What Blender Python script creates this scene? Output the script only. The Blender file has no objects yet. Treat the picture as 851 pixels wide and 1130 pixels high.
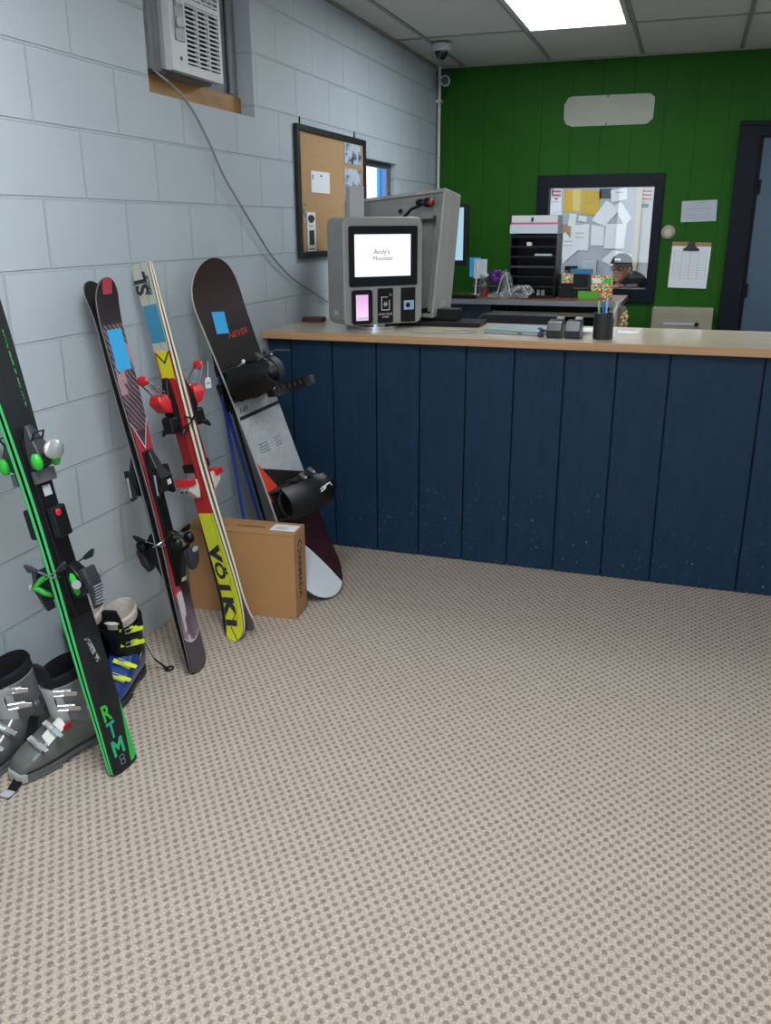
import bpy, bmesh, math, random
from mathutils import Matrix, Vector
random.seed(7)
PI = math.pi
sc = bpy.context.scene
COL = sc.collection

# ------------------------------------------------------------------ camera
F_PX, YAW, PITCH, ROLL = 949.3, .3286, .3201, -.0048
CAM = Vector((1.812, 0.0, 1.4685))
cy, sy, cp, sp = math.cos(YAW), math.sin(YAW), math.cos(PITCH), math.sin(PITCH)
FW = Vector((-sy*cp, cy*cp, -sp))
RT = Vector((cy, sy, 0.0))
UP = RT.cross(FW)
RT, UP = math.cos(ROLL)*RT + math.sin(ROLL)*UP, -math.sin(ROLL)*RT + math.cos(ROLL)*UP
cd = bpy.data.cameras.new('camera')
cam = bpy.data.objects.new('camera', cd)
COL.objects.link(cam)
m = Matrix((( RT.x, UP.x, -FW.x, CAM.x), (RT.y, UP.y, -FW.y, CAM.y), (RT.z, UP.z, -FW.z, CAM.z), (0, 0, 0, 1)))
cam.matrix_world = m
cd.sensor_fit = 'VERTICAL'
cd.sensor_height = 24.0
cd.lens = F_PX*24.0/1130.0
cd.clip_start = 0.05
sc.camera = cam

def W(u, v, ax, val):
    """a point of the photograph carried onto the world plane axis = val"""
    d = FW + (u-425.5)/F_PX*RT - (v-565.0)/F_PX*UP
    return CAM + (val-CAM[ax])/d[ax]*d
def PX(P):
    d = Vector(P)-CAM
    return (425.5+F_PX*d.dot(RT)/d.dot(FW), 565.0-F_PX*d.dot(UP)/d.dot(FW))
def zat(M, L, v):
    """height along a leaning thing (frame M, length L) that shows in image row v"""
    a, b = 0.0, L
    for _ in range(40):
        c = (a+b)/2
        if PX(M @ Vector((0, 0, c)))[1] > v: a = c
        else: b = c
    return (a+b)/2

# ------------------------------------------------------------------ colours and materials
def lin(c):
    if isinstance(c, str):
        c = tuple(int(c[i:i+2], 16)/255.0 for i in (0, 2, 4))
    return tuple((x/12.92 if x <= .04045 else ((x+.055)/1.055)**2.4) for x in c)+(1.0,)

class X:
    """tiny expression wrapper over shader math nodes"""
    nt = None
    def __init__(s, v): s.v = v
    @staticmethod
    def _op(op, *a, clamp=False):
        n = X.nt.nodes.new('ShaderNodeMath'); n.operation = op; n.use_clamp = clamp
        for i, q in enumerate(a):
            q = q.v if isinstance(q, X) else q
            if isinstance(q, (int, float)): n.inputs[i].default_value = q
            else: X.nt.links.new(q, n.inputs[i])
        return X(n.outputs[0])
    def __add__(s, o): return X._op('ADD', s, o)
    def __radd__(s, o): return X._op('ADD', o, s)
    def __sub__(s, o): return X._op('SUBTRACT', s, o)
    def __rsub__(s, o): return X._op('SUBTRACT', o, s)
    def __mul__(s, o): return X._op('MULTIPLY', s, o)
    def __rmul__(s, o): return X._op('MULTIPLY', o, s)
    def __gt__(s, o): return X._op('GREATER_THAN', s, o)
    def __lt__(s, o): return X._op('LESS_THAN', s, o)
    def sin(s): return X._op('SINE', s)
    def abs(s): return X._op('ABSOLUTE', s)
    def clamp(s): return X._op('ADD', s, 0.0, clamp=True)
    def between(s, a, b): return (s > a)*(s < b)
def mixc(fac, a, b):
    n = X.nt.nodes.new('ShaderNodeMix'); n.data_type = 'RGBA'
    def put(sock, q):
        q = q.v if isinstance(q, X) else q
        if isinstance(q, (int, float)): sock.default_value = q
        elif isinstance(q, tuple): sock.default_value = q
        elif isinstance(q, str): sock.default_value = lin(q)
        else: X.nt.links.new(q, sock)
    put(n.inputs[0], fac); put(n.inputs[6], a); put(n.inputs[7], b)
    return X(n.outputs[2])
def noise(scale, detail=3.0, rough=.55, vec=None, stretch=None):
    n = X.nt.nodes.new('ShaderNodeTexNoise')
    n.inputs['Scale'].default_value = scale; n.inputs['Detail'].default_value = detail
    n.inputs['Roughness'].default_value = rough
    if vec is None: vec = coord()[3]
    if stretch:
        mp = X.nt.nodes.new('ShaderNodeMapping'); mp.inputs['Scale'].default_value = stretch
        X.nt.links.new(vec, mp.inputs['Vector']); vec = mp.outputs[0]
    X.nt.links.new(vec, n.inputs['Vector'])
    return X(n.outputs['Fac'])
def coord():
    t = X.nt.nodes.new('ShaderNodeTexCoord')
    s = X.nt.nodes.new('ShaderNodeSeparateXYZ'); X.nt.links.new(t.outputs['Object'], s.inputs[0])
    return X(s.outputs[0]), X(s.outputs[1]), X(s.outputs[2]), t.outputs['Object']

def mat(name, color, rough=.5, metal=0.0, spec=.5, vary=0.0, vscale=8.0, bump=0.0, bscale=60.0, fn=None,
        emit=None, estr=0.0, trans=0.0, alpha=1.0, coat=0.0, stretch=None):
    m = bpy.data.materials.new(name); m.use_nodes = True
    nt = m.node_tree; X.nt = nt
    b = nt.nodes['Principled BSDF']
    base = lin(color) if isinstance(color, str) else color
    b.inputs['Base Color'].default_value = base
    b.inputs['Roughness'].default_value = rough
    b.inputs['Metallic'].default_value = metal
    b.inputs['Specular IOR Level'].default_value = spec
    b.inputs['Transmission Weight'].default_value = trans
    b.inputs['Alpha'].default_value = alpha
    b.inputs['Coat Weight'].default_value = coat
    col = None
    if fn: 
        out = fn(base)
        col = out[0] if isinstance(out, tuple) else out
        if isinstance(out, tuple) and out[1] is not None:
            bp = nt.nodes.new('ShaderNodeBump'); bp.inputs['Distance'].default_value = out[2]
            bp.inputs['Strength'].default_value = 1.0
            nt.links.new(out[1].v, bp.inputs['Height']); nt.links.new(bp.outputs[0], b.inputs['Normal'])
        if isinstance(out, tuple) and len(out) > 3:
            nt.links.new(out[3].v, b.inputs['Roughness'])
    elif vary:
        n = noise(vscale, stretch=stretch)
        hi = tuple(min(1, x*(1+vary)) for x in base[:3])+(1,)
        lo = tuple(x*(1-vary) for x in base[:3])+(1,)
        col = mixc(((n-.5)*2.2+.5).clamp(), lo, hi)
    if col is not None: nt.links.new(col.v, b.inputs['Base Color'])
    if bump and not (fn and isinstance(out, tuple) and out[1] is not None):
        h = noise(bscale, stretch=stretch)
        bp = nt.nodes.new('ShaderNodeBump'); bp.inputs['Distance'].default_value = bump
        nt.links.new(h.v, bp.inputs['Height']); nt.links.new(bp.outputs[0], b.inputs['Normal'])
    if emit:
        b.inputs['Emission Color'].default_value = lin(emit) if isinstance(emit, str) else emit
        b.inputs['Emission Strength'].default_value = estr
        if emit == 'base' : pass
    return m

# ------------------------------------------------------------------ mesh builder
class MB:
    def __init__(s): s.bm = bmesh.new(); s.mi = 0
    def mat(s, i): s.mi = i; return s
    def face(s, vs):
        try:
            f = s.bm.faces.new(vs); f.material_index = s.mi; return f
        except ValueError: return None
    def v(s, p): return s.bm.verts.new(Vector(p))
    def box(s, a, b, M=None):
        (x0, y0, z0), (x1, y1, z1) = a, b
        P = [(x0,y0,z0),(x1,y0,z0),(x1,y1,z0),(x0,y1,z0),(x0,y0,z1),(x1,y0,z1),(x1,y1,z1),(x0,y1,z1)]
        return s.hexa(P, M)
    def hexa(s, P, M=None):
        V = [s.v(M @ Vector(p) if M else p) for p in P]
        for q in ((0,3,2,1),(4,5,6,7),(0,1,5,4),(1,2,6,5),(2,3,7,6),(3,0,4,7)): s.face([V[i] for i in q])
        return s
    def cbox(s, c, size, M=None):
        h = [q/2 for q in size]
        return s.box([c[i]-h[i] for i in range(3)], [c[i]+h[i] for i in range(3)], M)
    def loft(s, rings, cap=True, closed=True, mats=None, M=None):
        R = [[s.v(M @ Vector(p) if M else p) for p in r] for r in rings]
        n = len(R[0])
        for i in range(len(R)-1):
            for j in range(n if closed else n-1):
                if mats: s.mi = mats[j]
                k = (j+1) % n
                s.face([R[i][j], R[i][k], R[i+1][k], R[i+1][j]])
        if cap and closed:
            s.face(list(reversed(R[0]))); s.face(R[-1])
        return s
    def tube(s, pts, r, n=8, M=None, cap=True):
        pts = [Vector(p) for p in pts]
        if M: pts = [M @ p for p in pts]
        rs = r if isinstance(r, (list, tuple)) else [r]*len(pts)
        rings = []; prev = None
        for i, p in enumerate(pts):
            t = (pts[min(i+1, len(pts)-1)]-pts[max(i-1, 0)])
            t = t.normalized() if t.length > 1e-9 else Vector((0,0,1))
            a = prev if prev is not None else (Vector((0,0,1)) if abs(t.z) < .9 else Vector((1,0,0)))
            u = (a - t*a.dot(t))
            if u.length < 1e-6: u = Vector((0,1,0)) - t*t.y
            u.normalize(); w = t.cross(u); prev = u
            rings.append([p+rs[i]*(math.cos(2*PI*k/n)*u+math.sin(2*PI*k/n)*w) for k in range(n)])
        return s.loft(rings, cap)
    def cyl(s, a, b, r, n=24, r2=None, M=None):
        return s.tube([a, b], [r, r if r2 is None else r2], n, M)
    def ell(s, c, r, M=None, nu=16, nv=10, zmin=-1.0):
        c = Vector(c); rings = []
        for i in range(1, nv):
            t = -PI/2+PI*i/nv
            z = math.sin(t)
            if z < zmin: continue
            rings.append([c+Vector((r[0]*math.cos(t)*math.cos(2*PI*k/nu), r[1]*math.cos(t)*math.sin(2*PI*k/nu), r[2]*z)) for k in range(nu)])
        if M: rings = [[M @ p for p in q] for q in rings]
        return s.loft(rings, True)
    def prism(s, outline, h0, h1, plane='xy', M=None):
        def P(a, b, c):
            p = {'xy': (a, b, c), 'xz': (a, c, b), 'yz': (c, a, b)}[plane]
            return M @ Vector(p) if M else Vector(p)
        A = [s.v(P(a, b, h0)) for a, b in outline]; B = [s.v(P(a, b, h1)) for a, b in outline]
        n = len(outline)
        s.face(list(reversed(A))); s.face(B)
        for i in range(n): s.face([A[i], A[(i+1) % n], B[(i+1) % n], B[i]])
        return s
    def make(s, name, mats, parent=None, bevel=0.0, smooth=False, M=None, subd=0, seg=2):
        bmesh.ops.recalc_face_normals(s.bm, faces=s.bm.faces[:])
        me = bpy.data.meshes.new(name); s.bm.to_mesh(me); s.bm.free()
        for q in (mats if isinstance(mats, (list, tuple)) else [mats]): me.materials.append(q)
        o = bpy.data.objects.new(name, me); COL.objects.link(o)
        if parent is not None: o.parent = parent
        if M is not None: o.matrix_local = M
        if smooth:
            for p in me.polygons: p.use_smooth = True
            try: me.set_sharp_from_angle(angle=math.radians(42))
            except Exception: pass
        if bevel:
            b = o.modifiers.new('bevel', 'BEVEL'); b.width = bevel; b.segments = seg; b.limit_method = 'ANGLE'
            b.angle_limit = math.radians(40)
        if subd:
            d = o.modifiers.new('sub', 'SUBSURF'); d.levels = subd; d.render_levels = subd
        return o

def tag(o, label, cat, group=None):
    o['label'] = label; o['category'] = cat
    if group: o['group'] = group
    return o
def struct(o, label=None, cat=None):
    o['kind'] = 'structure'
    if label: o['label'] = label
    if cat: o['category'] = cat
    return o
def thing(name, label, cat, M=None, group=None):
    o = bpy.data.objects.new(name, None); COL.objects.link(o)
    o.empty_display_size = .05
    if M is not None: o.matrix_world = M
    return tag(o, label, cat, group)
def T(x, y=0, z=0): return Matrix.Translation(Vector((x, y, z)))
def RZ(a): return Matrix.Rotation(a, 4, 'Z')
def RX(a): return Matrix.Rotation(a, 4, 'X')
def RY(a): return Matrix.Rotation(a, 4, 'Y')
def text(name, s, size, m, parent, M, ext=.0006, bold=0.0, sx=1.0, align='CENTER', shear=0.0):
    cu = bpy.data.curves.new(name, 'FONT'); cu.body = s; cu.size = size; cu.extrude = ext
    cu.offset = bold; cu.align_x = align; cu.align_y = 'CENTER'; cu.shear = shear
    cu.resolution_u = 3
    t = bpy.data.objects.new(name, cu); COL.objects.link(t)
    dg = bpy.context.evaluated_depsgraph_get(); dg.update()
    me = bpy.data.meshes.new_from_object(t.evaluated_get(dg))
    me.transform(Matrix.Diagonal((sx, 1, 1, 1)))
    bpy.data.objects.remove(t); bpy.data.curves.remove(cu)
    me.materials.clear(); me.materials.append(m)
    o = bpy.data.objects.new(name, me); COL.objects.link(o)
    if parent is not None: o.parent = parent
    o.matrix_local = M
    return o
def frame_from(A, B, Wd):
    """local X = width direction, Z = from foot A to top B, -Y = outward face"""
    A, B, Wd = Vector(A), Vector(B), Vector(Wd)
    Z = (B-A).normalized(); Xv = (Wd-Z*Wd.dot(Z)).normalized(); Y = Z.cross(Xv)
    M = Matrix(((Xv.x, Y.x, Z.x, A.x), (Xv.y, Y.y, Z.y, A.y), (Xv.z, Y.z, Z.z, A.z), (0, 0, 0, 1)))
    return M, (B-A).length
# flat things on the left wall: local x runs along +y of the room, local z up, -y out of the wall (+x of the room)
def wallL(y, z, x=0.0):
    return Matrix(((0, -1, 0, x), (1, 0, 0, y), (0, 0, 1, z), (0, 0, 0, 1)))
TXT = RX(PI/2)       # text standing upright, read from -y

# ------------------------------------------------------------------ materials
def block_fn(base):
    # painted concrete block: coordinates y (along wall) and z
    x, y, z, vec = coord()
    cx = X.nt.nodes.new('ShaderNodeCombineXYZ')
    X.nt.links.new((y+.016).v, cx.inputs[0]); X.nt.links.new((z-.1308).v, cx.inputs[1])
    br = X.nt.nodes.new('ShaderNodeTexBrick')
    X.nt.links.new(cx.outputs[0], br.inputs['Vector'])
    br.inputs['Scale'].default_value = 1.0
    br.inputs['Brick Width'].default_value = .4064; br.inputs['Row Height'].default_value = .2032
    br.inputs['Mortar Size'].default_value = .005; br.inputs['Mortar Smooth'].default_value = .35
    br.offset = .5
    br.inputs['Color1'].default_value = (1, 1, 1, 1); br.inputs['Color2'].default_value = (.9, .9, .9, 1)
    br.inputs['Mortar'].default_value = (0, 0, 0, 1)
    fac = X(br.outputs['Fac'])
    n1 = noise(2.2, 2.0); n2 = noise(90, 4.0, .7); n3 = noise(11, 3.0)
    c = mixc(((n1-.5)*1.6+.5).clamp(), 'A9B4BC', 'B3BDC4')
    c = mixc((n3-.62).clamp()*1.2, c, 'A0AAB1')
    c = mixc(fac*.25, c, '98A3AB')
    h = (1.0-fac)*1.0+n2*.16+n3*.12
    return c, h, .007
M_block = mat('painted_block', 'A9B3BB', .55, fn=block_fn)
M_reveal = mat('painted_reveal', 'ABB5BD', .6, bump=.002, bscale=60, vary=.05)

def carpet_fn(base):
    x, y, z, vec = coord()
    n = noise(60, 2.0)
    xx = x+(n-.5)*.009; yy = y+(noise(47, 2.0)-.5)*.009
    a = (xx*(2*PI/.029)).sin(); b = (yy*(2*PI/.0365)).sin()
    a2 = (xx*(PI/.029)).sin(); b2 = (yy*(PI/.0365)).sin()
    # staggered lattice of tufts: product of the two diagonals
    p = (xx*(PI/.0145)); q = (yy*(PI/.01825))
    s = X._op('COSINE', p)+X._op('COSINE', q)*0.0
    u = X._op('COSINE', p)*X._op('COSINE', q)
    spot = ((u+.02+(noise(28, 2.0)-.5)*.5)*1.5).clamp()
    # keep only one of the two sub-lattices
    fine = noise(190, 3.0, .85); mid = noise(38, 3.0, .7)
    big = noise(1.3, 2.0)
    light = mixc(((fine-.5)*3.2+.5).clamp(), '988B80', 'D2C5B8')
    dark = mixc(((fine-.5)*2.4+.5).clamp(), '665A4F', '9C8E81')
    spot = (spot*(.35+1.0*mid)).clamp()
    c = mixc(spot, light, dark)
    c = mixc(((big-.5)*1.4+.5).clamp()*.12, c, '7A7066')
    h = (1.0-spot)*.8+fine*.5
    return c, h, .0035
M_carpet = mat('carpet', 'A89B8D', .95, spec=.1, fn=carpet_fn)

def plank_fn(base):
    x, y, z, vec = coord()
    g = noise(30, 4.0, .6, stretch=(1, 1, .25))
    low = noise(7, 3.0)
    sp_ = noise(70, 2.0, .5, stretch=(1, 1, .6))
    scuff = ((sp_-.66)*14).clamp()*(((0.42-z)*4).clamp())*((low-.35)*3).clamp()
    c = mixc(((g-.5)*2+.5).clamp(), '172E45', '1C374F')
    c = mixc(((low-.5)*2).clamp()*.3, c, '12283F')
    c = mixc(scuff, c, '8D9AA4')
    return c, g, .0008
M_navy = mat('navy_plank_paint', '203A52', .5, spec=.22, fn=plank_fn)
M_navyedge = mat('navy_edge', '16283A', .45)
def ply_fn(base):
    n = noise(6, 4.0, .6, stretch=(.35, 3.0, 3.0)); n2 = noise(60, 3.0, .6, stretch=(.08, 1.5, 1))
    c = mixc(((n-.5)*2+.5).clamp(), 'CBBDA6', 'DCD1BD')
    return mixc(n2*.3, c, 'B09A78')
M_ply = mat('varnished_plywood', 'C9AE88', .22, fn=ply_fn, coat=.3)
M_plyedge = mat('plywood_edge', 'B89068', .45, vary=.2, vscale=30, stretch=(.1, 1, 8))
def green_fn(base):
    x, y, z, vec = coord()
    n = noise(3, 3.0)
    # panel grooves every 20 cm
    gx = X._op('PINGPONG', x+.07, .102)
    groove = (1.0-(gx*160.0).clamp())
    c = mixc(((n-.5)*2+.5).clamp(), '1F5012', '245A15')
    c = mixc(groove*.25, c, '1C3D12')
    return c, (1.0-groove)+noise(90)*.1, .002
M_green = mat('green_panel_paint', '2D6223', .6, spec=.15, fn=green_fn)
M_patch = mat('unpainted_patch', 'A0A597', .6, vary=.06)
M_trimnavy = mat('navy_trim', '0C111D', .5, spec=.2, vary=.1)
M_doorblue = mat('door_slate', '3F5365', .4, vary=.06)
M_ceil = mat('ceiling_tile', 'BEBFBC', .9, vary=.04, vscale=3, bump=.002, bscale=120)
M_tbar = mat('ceiling_bar', '8B8983', .6)
M_lightframe = mat('light_frame', 'B8B8B4', .5)
M_diff = mat('lit_diffuser', 'FFFFFF', .5, emit=(0.90, .96, 1.0, 1), estr=7.5)
M_diffnear = mat('lit_diffuser_near', 'FFFFFF', .5, emit=(0.93, .97, 1.0, 1), estr=13.0)
M_white = mat('white_plastic', 'C9CBC9', .4)
M_whitewall = mat('white_wall', 'B9BDC2', .8)
M_black = mat('black_plastic', '0B0B0D', .38, spec=.35)
M_blacksoft = mat('black_rubber', '0E0E10', .7, spec=.25)
M_charcoal = mat('charcoal', '2A2B30', .5)
M_steel = mat('brushed_stainless', 'BCBBB6', .42, metal=.45, vary=.12, vscale=20, stretch=(1, 1, .05))
M_chrome = mat('chrome', 'C8CACC', .15, metal=1)
M_steelpaint = mat('matte_steel', '85878A', .5, metal=.6, vary=.1)
M_paper = mat('paper', 'DDE1E6', .8)
M_paper2 = mat('paper_grey', 'AEB4BC', .8)
M_ink = mat('ink', '2A2D38', .7)
M_inkgrey = mat('grey_ink', '8A9099', .8)
M_wood = mat('raw_wood', 'A87C48', .6, vary=.35, vscale=14, stretch=(1, .3, 1))
M_card = mat('cardboard', 'AC8055', .75, vary=.06, vscale=5)
M_cardedge = mat('cardboard_edge', '6E4A2A', .8)
M_cork = mat('cork', 'AC8A62', .85, vary=.1, vscale=120)
M_red = mat('red_plastic', 'C21E24', .3)
M_redd = mat('red_print', '8C1B1C', .4)
M_greenp = mat('green_plastic', '2DB437', .3)
M_silver = mat('silver_disc', 'B9BDBB', .3, metal=.6)
M_tape = mat('blue_tape', '2F9FD6', .75, vary=.05)
M_tapedk = mat('blue_tape_worn', '3A86A8', .75, vary=.12, vscale=60)
M_glass = mat('clear_glass', 'FFFFFF', .02, trans=1.0)

# ------------------------------------------------------------------ room shell
YG, ZC = 6.495, 2.5326
XR, YB = 4.6, -3.2
fl = MB().box((-.35, YB-.1, -.06), (XR+.1, YG+.05, 0)).make('floor', M_carpet); struct(fl)
# left block wall with two openings (recess for the air conditioner, small window)
wl = MB(); th = .22
holes = [(2.825, 3.615, 1.912, ZC), (4.72, 5.56, 1.36, 1.845)]
ys = [YB, 2.825, 3.615, 4.72, 5.56, YG+.1]
for i in range(5):
    y0, y1 = ys[i], ys[i+1]
    th = .22 if i < 3 else .062
    hz = [h for h in holes if abs(h[0]-y0) < 1e-6]
    if not hz: wl.box((-th, y0, 0), (0, y1, ZC+.02))
    else:
        h = hz[0]
        wl.box((-th, y0, 0), (0, y1, h[2]))
        if h[3] < ZC: wl.box((-th, y0, h[3]), (0, y1, ZC+.02))
o = wl.make('wall_left', M_block); struct(o)
# back (green) wall with interior window opening and door opening
wb = MB(); ox0, ox1, oz0, oz1 = .815, 1.552, 1.035, 1.735
dx0, dx1, dz = 2.17, 3.09, 2.03
wb.box((0, YG, 0), (ox0, YG+.1, ZC+.02)).box((ox0, YG, 0), (ox1, YG+.1, oz0)).box((ox0, YG, oz1), (ox1, YG+.1, ZC+.02))
wb.box((ox1, YG, 0), (dx0, YG+.1, ZC+.02)).box((dx0, YG, dz), (dx1, YG+.1, ZC+.02)).box((dx1, YG, 0), (XR, YG+.1, ZC+.02))
struct(wb.make('wall_back', M_green))
struct(MB().box((XR, YB, 0), (XR+.1, YG+.1, ZC+.02)).make('wall_right', M_reveal))
# front wall behind the camera: shop windows and a glazed door let the daylight in
wf = MB()
wf.box((-.22, YB-.15, 0), (.5, YB, ZC+.02)).box((.5, YB-.15, 0), (2.7, YB, .8)).box((.5, YB-.15, 2.2), (XR, YB, ZC+.02))
wf.box((2.7, YB-.15, 0), (3.1, YB, 2.2)).box((4.1, YB-.15, 0), (XR, YB, 2.2))
struct(wf.make('wall_front', M_reveal))
f = MB()
for a, b in (((.5, .8), (2.7, .85)), ((.5, 2.15), (2.7, 2.2)), ((.5, .85), (.55, 2.15)), ((2.65, .85), (2.7, 2.15)), ((1.57, .85), (1.63, 2.15))):
    f.box((a[0], YB-.1, a[1]), (b[0], YB-.04, b[1]))
w3 = struct(f.make('window_3', M_trimnavy))
f = MB()
for a, b in (((3.1, 0), (3.2, 2.2)), ((4.0, 0), (4.1, 2.2)), ((3.2, 0), (4.0, .25)), ((3.2, 2.1), (4.0, 2.2)), ((3.2, 1.0), (4.0, 1.08))):
    f.box((a[0], YB-.1, a[1]), (b[0], YB-.05, b[1]))
struct(f.make('door_2', M_trimnavy))
# ceiling with tile grid; gap where the light panels sit
ce = MB(); ce.box((-.22, YB-.1, ZC), (XR+.1, YG+.1, ZC+.06))
struct(ce.make('ceiling', M_ceil))
g = MB()
gx = [.195+.6*i for i in range(8)]; gy = [5.50-1.22*i for i in range(8)]
for x in gx: g.box((x-.012, YB, ZC-.006), (x+.012, YG, ZC+.002))
for y in gy:
    xs = [0.0]+gx+[XR]
    for a, b in zip(xs[:-1], xs[1:]): g.box((a+.012, y-.012, ZC-.006), (b-.012, y+.012, ZC+.001))
g.box((0, YB, ZC-.012), (.02, YG, ZC)).box((0.02, YG-.02, ZC-.012), (XR, YG, ZC))
struct(g.make('trim_1', M_tbar))
# skirting and wall corner strip
struct(MB().box((0, YG-.012, .0), (dx0-.13, YG, .09)).make('baseboard_back', M_trimnavy))
# vertical pipe in the corner
pp = MB(); pp.cyl((.022, YG-.022, 0), (.022, YG-.022, ZC), .012, 12)
for z in (.6, 1.5, 2.3): pp.box((0, YG-.04, z), (.04, YG, z+.02))
struct(pp.make('trim_2', M_white, smooth=True))

def ceiling_light(x, y, label, m=None):
    r = thing('ceiling_light', label, 'ceiling light', T(x, y, ZC), 'recessed panel lights in the tile ceiling')
    fr = MB()
    for a, b in (((-.287, -.597), (-.262, .597)), ((.262, -.597), (.287, .597)), ((-.262, -.597), (.262, -.572)), ((-.262, .572), (.262, .597))):
        fr.box((a[0], a[1], -.014), (b[0], b[1], -.001))
    fr.make('frame', M_lightframe, r)
    MB().box((-.262, -.572, -.010), (.262, .572, -.004)).make('diffuser', m or M_diff, r)
    return r
LX = .495
ceiling_light(1.095, 4.89, 'lit white rectangular panel light in the tile ceiling above the counter')
ceiling_light(1.095, 1.23, 'lit panel light in the ceiling above the carpet, nearer the camera', M_diffnear)
ceiling_light(3.495, 4.89, 'lit panel light in the ceiling to the right of the counter light')
ceiling_light(2.895, -.6, 'lit panel light in the ceiling behind the camera', M_diffnear)

# ------------------------------------------------------------------ left window (small, blue outside)
wn = MB(); y0, y1, z0, z1 = 4.72, 5.56, 1.36, 1.845; xx = -.060
for a, b in (((y0, z0), (y1, z0+.03)), ((y0, z1-.035), (y1, z1)), ((y0, z0+.03), (y0+.03, z1-.035)), ((y1-.035, z0+.03), (y1, z1-.035))):
    wn.box((xx, a[0], a[1]), (xx+.02, b[0], b[1]))
w1 = struct(wn.make('window_1', mat('dark_window_frame', '4A4E55', .5)))
MB().box((xx+.008, y0+.03, z0+.03), (xx+.012, y1-.035, z1-.035)).make('pane', M_glass, w1)
tag(MB().box((-.615, 6.96, 0), (-.60, 7.6, 2.4)).box((-.62, 6.94, 0), (-.595, 6.959, 2.4)).make('blue_board', mat('outdoor_blue', '1F7FC0', .6)),
    'bright blue board standing outside the small window', 'board')

# ------------------------------------------------------------------ counter
YC = 3.628; ZT = 1.022
def plank_front():
    mb = MB()
    xs = [0.004, .12, .323, .534, .737, .945, 1.154, 1.363, 1.573, 1.779, 2.128, 2.32, 2.53, 2.74, 2.95, 3.16, 3.3]
    g = .0035
    for a, b in zip(xs[:-1], xs[1:]):
        mb.box((a+g, YC, .004), (b-g, YC+.02, .990))
    mb.box((0.006, YC+.02, 0), (3.3, YC+.035, .990))
    return mb
ct = thing('service_counter', 'long counter clad in navy blue painted planks with a varnished plywood top', 'counter', T(0, 0, 0))
plank_front().make('front_panel', M_navy, ct, bevel=.002)
# one narrower groove inside the widest board
MB().box((3.28, YC+.036, 0), (3.3, 4.15, .99)).make('end_panel', M_navyedge, ct)
MB().box((.006, 4.10, 0), (3.279, 4.12, .99)).box((.02, YC+.036, .45), (3.27, 4.099, .47)).make('back_panel', M_navyedge, ct)
tp = MB(); tp.mat(0).box((.005, 3.585, .9905), (3.34, 4.19, ZT)).mat(1).box((.005, 3.575, .9905), (3.34, 3.585, ZT))
tp.make('countertop', [M_ply, M_plyedge], ct)

# ================================================================== skis
def interp(tab, t):
    if t <= tab[0][0]: return tab[0][1]
    for (a, va), (b, vb) in zip(tab[:-1], tab[1:]):
        if t <= b:
            k = (t-a)/(b-a); k = k*k*(3-2*k); return va+(vb-va)*k
    return tab[-1][1]
def ski_body(L, wtab, tip, thick, gap, curl, topm, stripem, edgem, basem, tail_round, name='ski_body', parent=None, curl_len=.16, lo=.13):
    """tip = 'top' or 'bottom'.  Local: X across, Z along, top face toward -Y"""
    n = 64; rings = []
    for i in range(n+1):
        t = i/n                                     # 0 tail .. 1 tip
        # denser sampling at both ends
        t = .5-.5*math.cos(PI*t)
        w = interp(wtab, t)/2
        dt = (1-t)*L
        rt = w*1.25
        if dt < rt: w *= max(.03, math.sqrt(max(0, 1-(1-dt/rt)**2)))
        dl = t*L
        if dl < tail_round: w *= max(.35, math.sqrt(max(0, 1-(1-dl/tail_round)**2)))
        y = -gap*math.sin(PI*t)
        s = max(0, 1-dt/curl_len); y -= curl*s**2.0
        th = thick*(.62+.38*math.sin(PI*min(1, max(0, t))))
        z = t*L if tip == 'top' else (1-t)*L
        e = .0012
        rings.append([(-w, y-.0005, z), (w, y-.0005, z), (w, y-th*lo, z), (w, y-th*.78, z), (w-e, y-th, z), (-w+e, y-th, z), (-w, y-th*.78, z), (-w, y-th*lo, z)])
    mb = MB(); mb.loft(rings, mats=[3, 2, 1, 2, 0, 2, 1, 2])
    for f in mb.bm.faces:
        if len(f.verts) > 4: f.material_index = 2
    o = mb.make(name, [topm, stripem, edgem, basem], parent)
    def top(z):
        t = z/L if tip == 'top' else 1-z/L
        s = max(0, 1-(1-t)*L/curl_len)
        return -gap*math.sin(PI*t)-curl*s**2-thick*(.62+.38*math.sin(PI*t))
    def half(z):
        t = z/L if tip == 'top' else 1-z/L
        return interp(wtab, t)/2
    return o, top, half
def brake(par, x, y, z, m, foot, up=-1, ln=.075, reach=.075, wire=None):
    """two wire arms either side of the ski, reaching back past the base, with plastic feet"""
    for s in (-1, 1):
        mb = MB().tube([(s*(x-.012), y, z), (s*x, y+.004, z), (s*(x+.004), y+reach*.55, z+up*ln*.6), (s*(x+.004), y+reach, z+up*ln)], .0028, 6)
        b = mb.make('brake_arm', wire or M_chrome, par, smooth=True)
        q = MB().tube([(s*(x+.004), y+reach*.8, z+up*ln*.78), (s*(x+.006), y+reach*1.12, z+up*ln*1.1), (s*(x+.007), y+reach*1.3, z+up*ln*1.5)], [.006, .010, .004], 8)
        q.make('brake_foot', foot, b, smooth=True)

def bind_plate(par, top, z0, z1, m, w=.056, h=.010):
    n = 10; rings = []
    for i in range(n+1):
        z = z0+(z1-z0)*i/n; y = top(z)+.0008
        rings.append([(-w/2, y-.0013, z), (w/2, y-.0013, z), (w/2*.9, y-h, z), (-w/2*.9, y-h, z)])
    return MB().loft(rings).make('binding_plate', m, par, bevel=.001)

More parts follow.
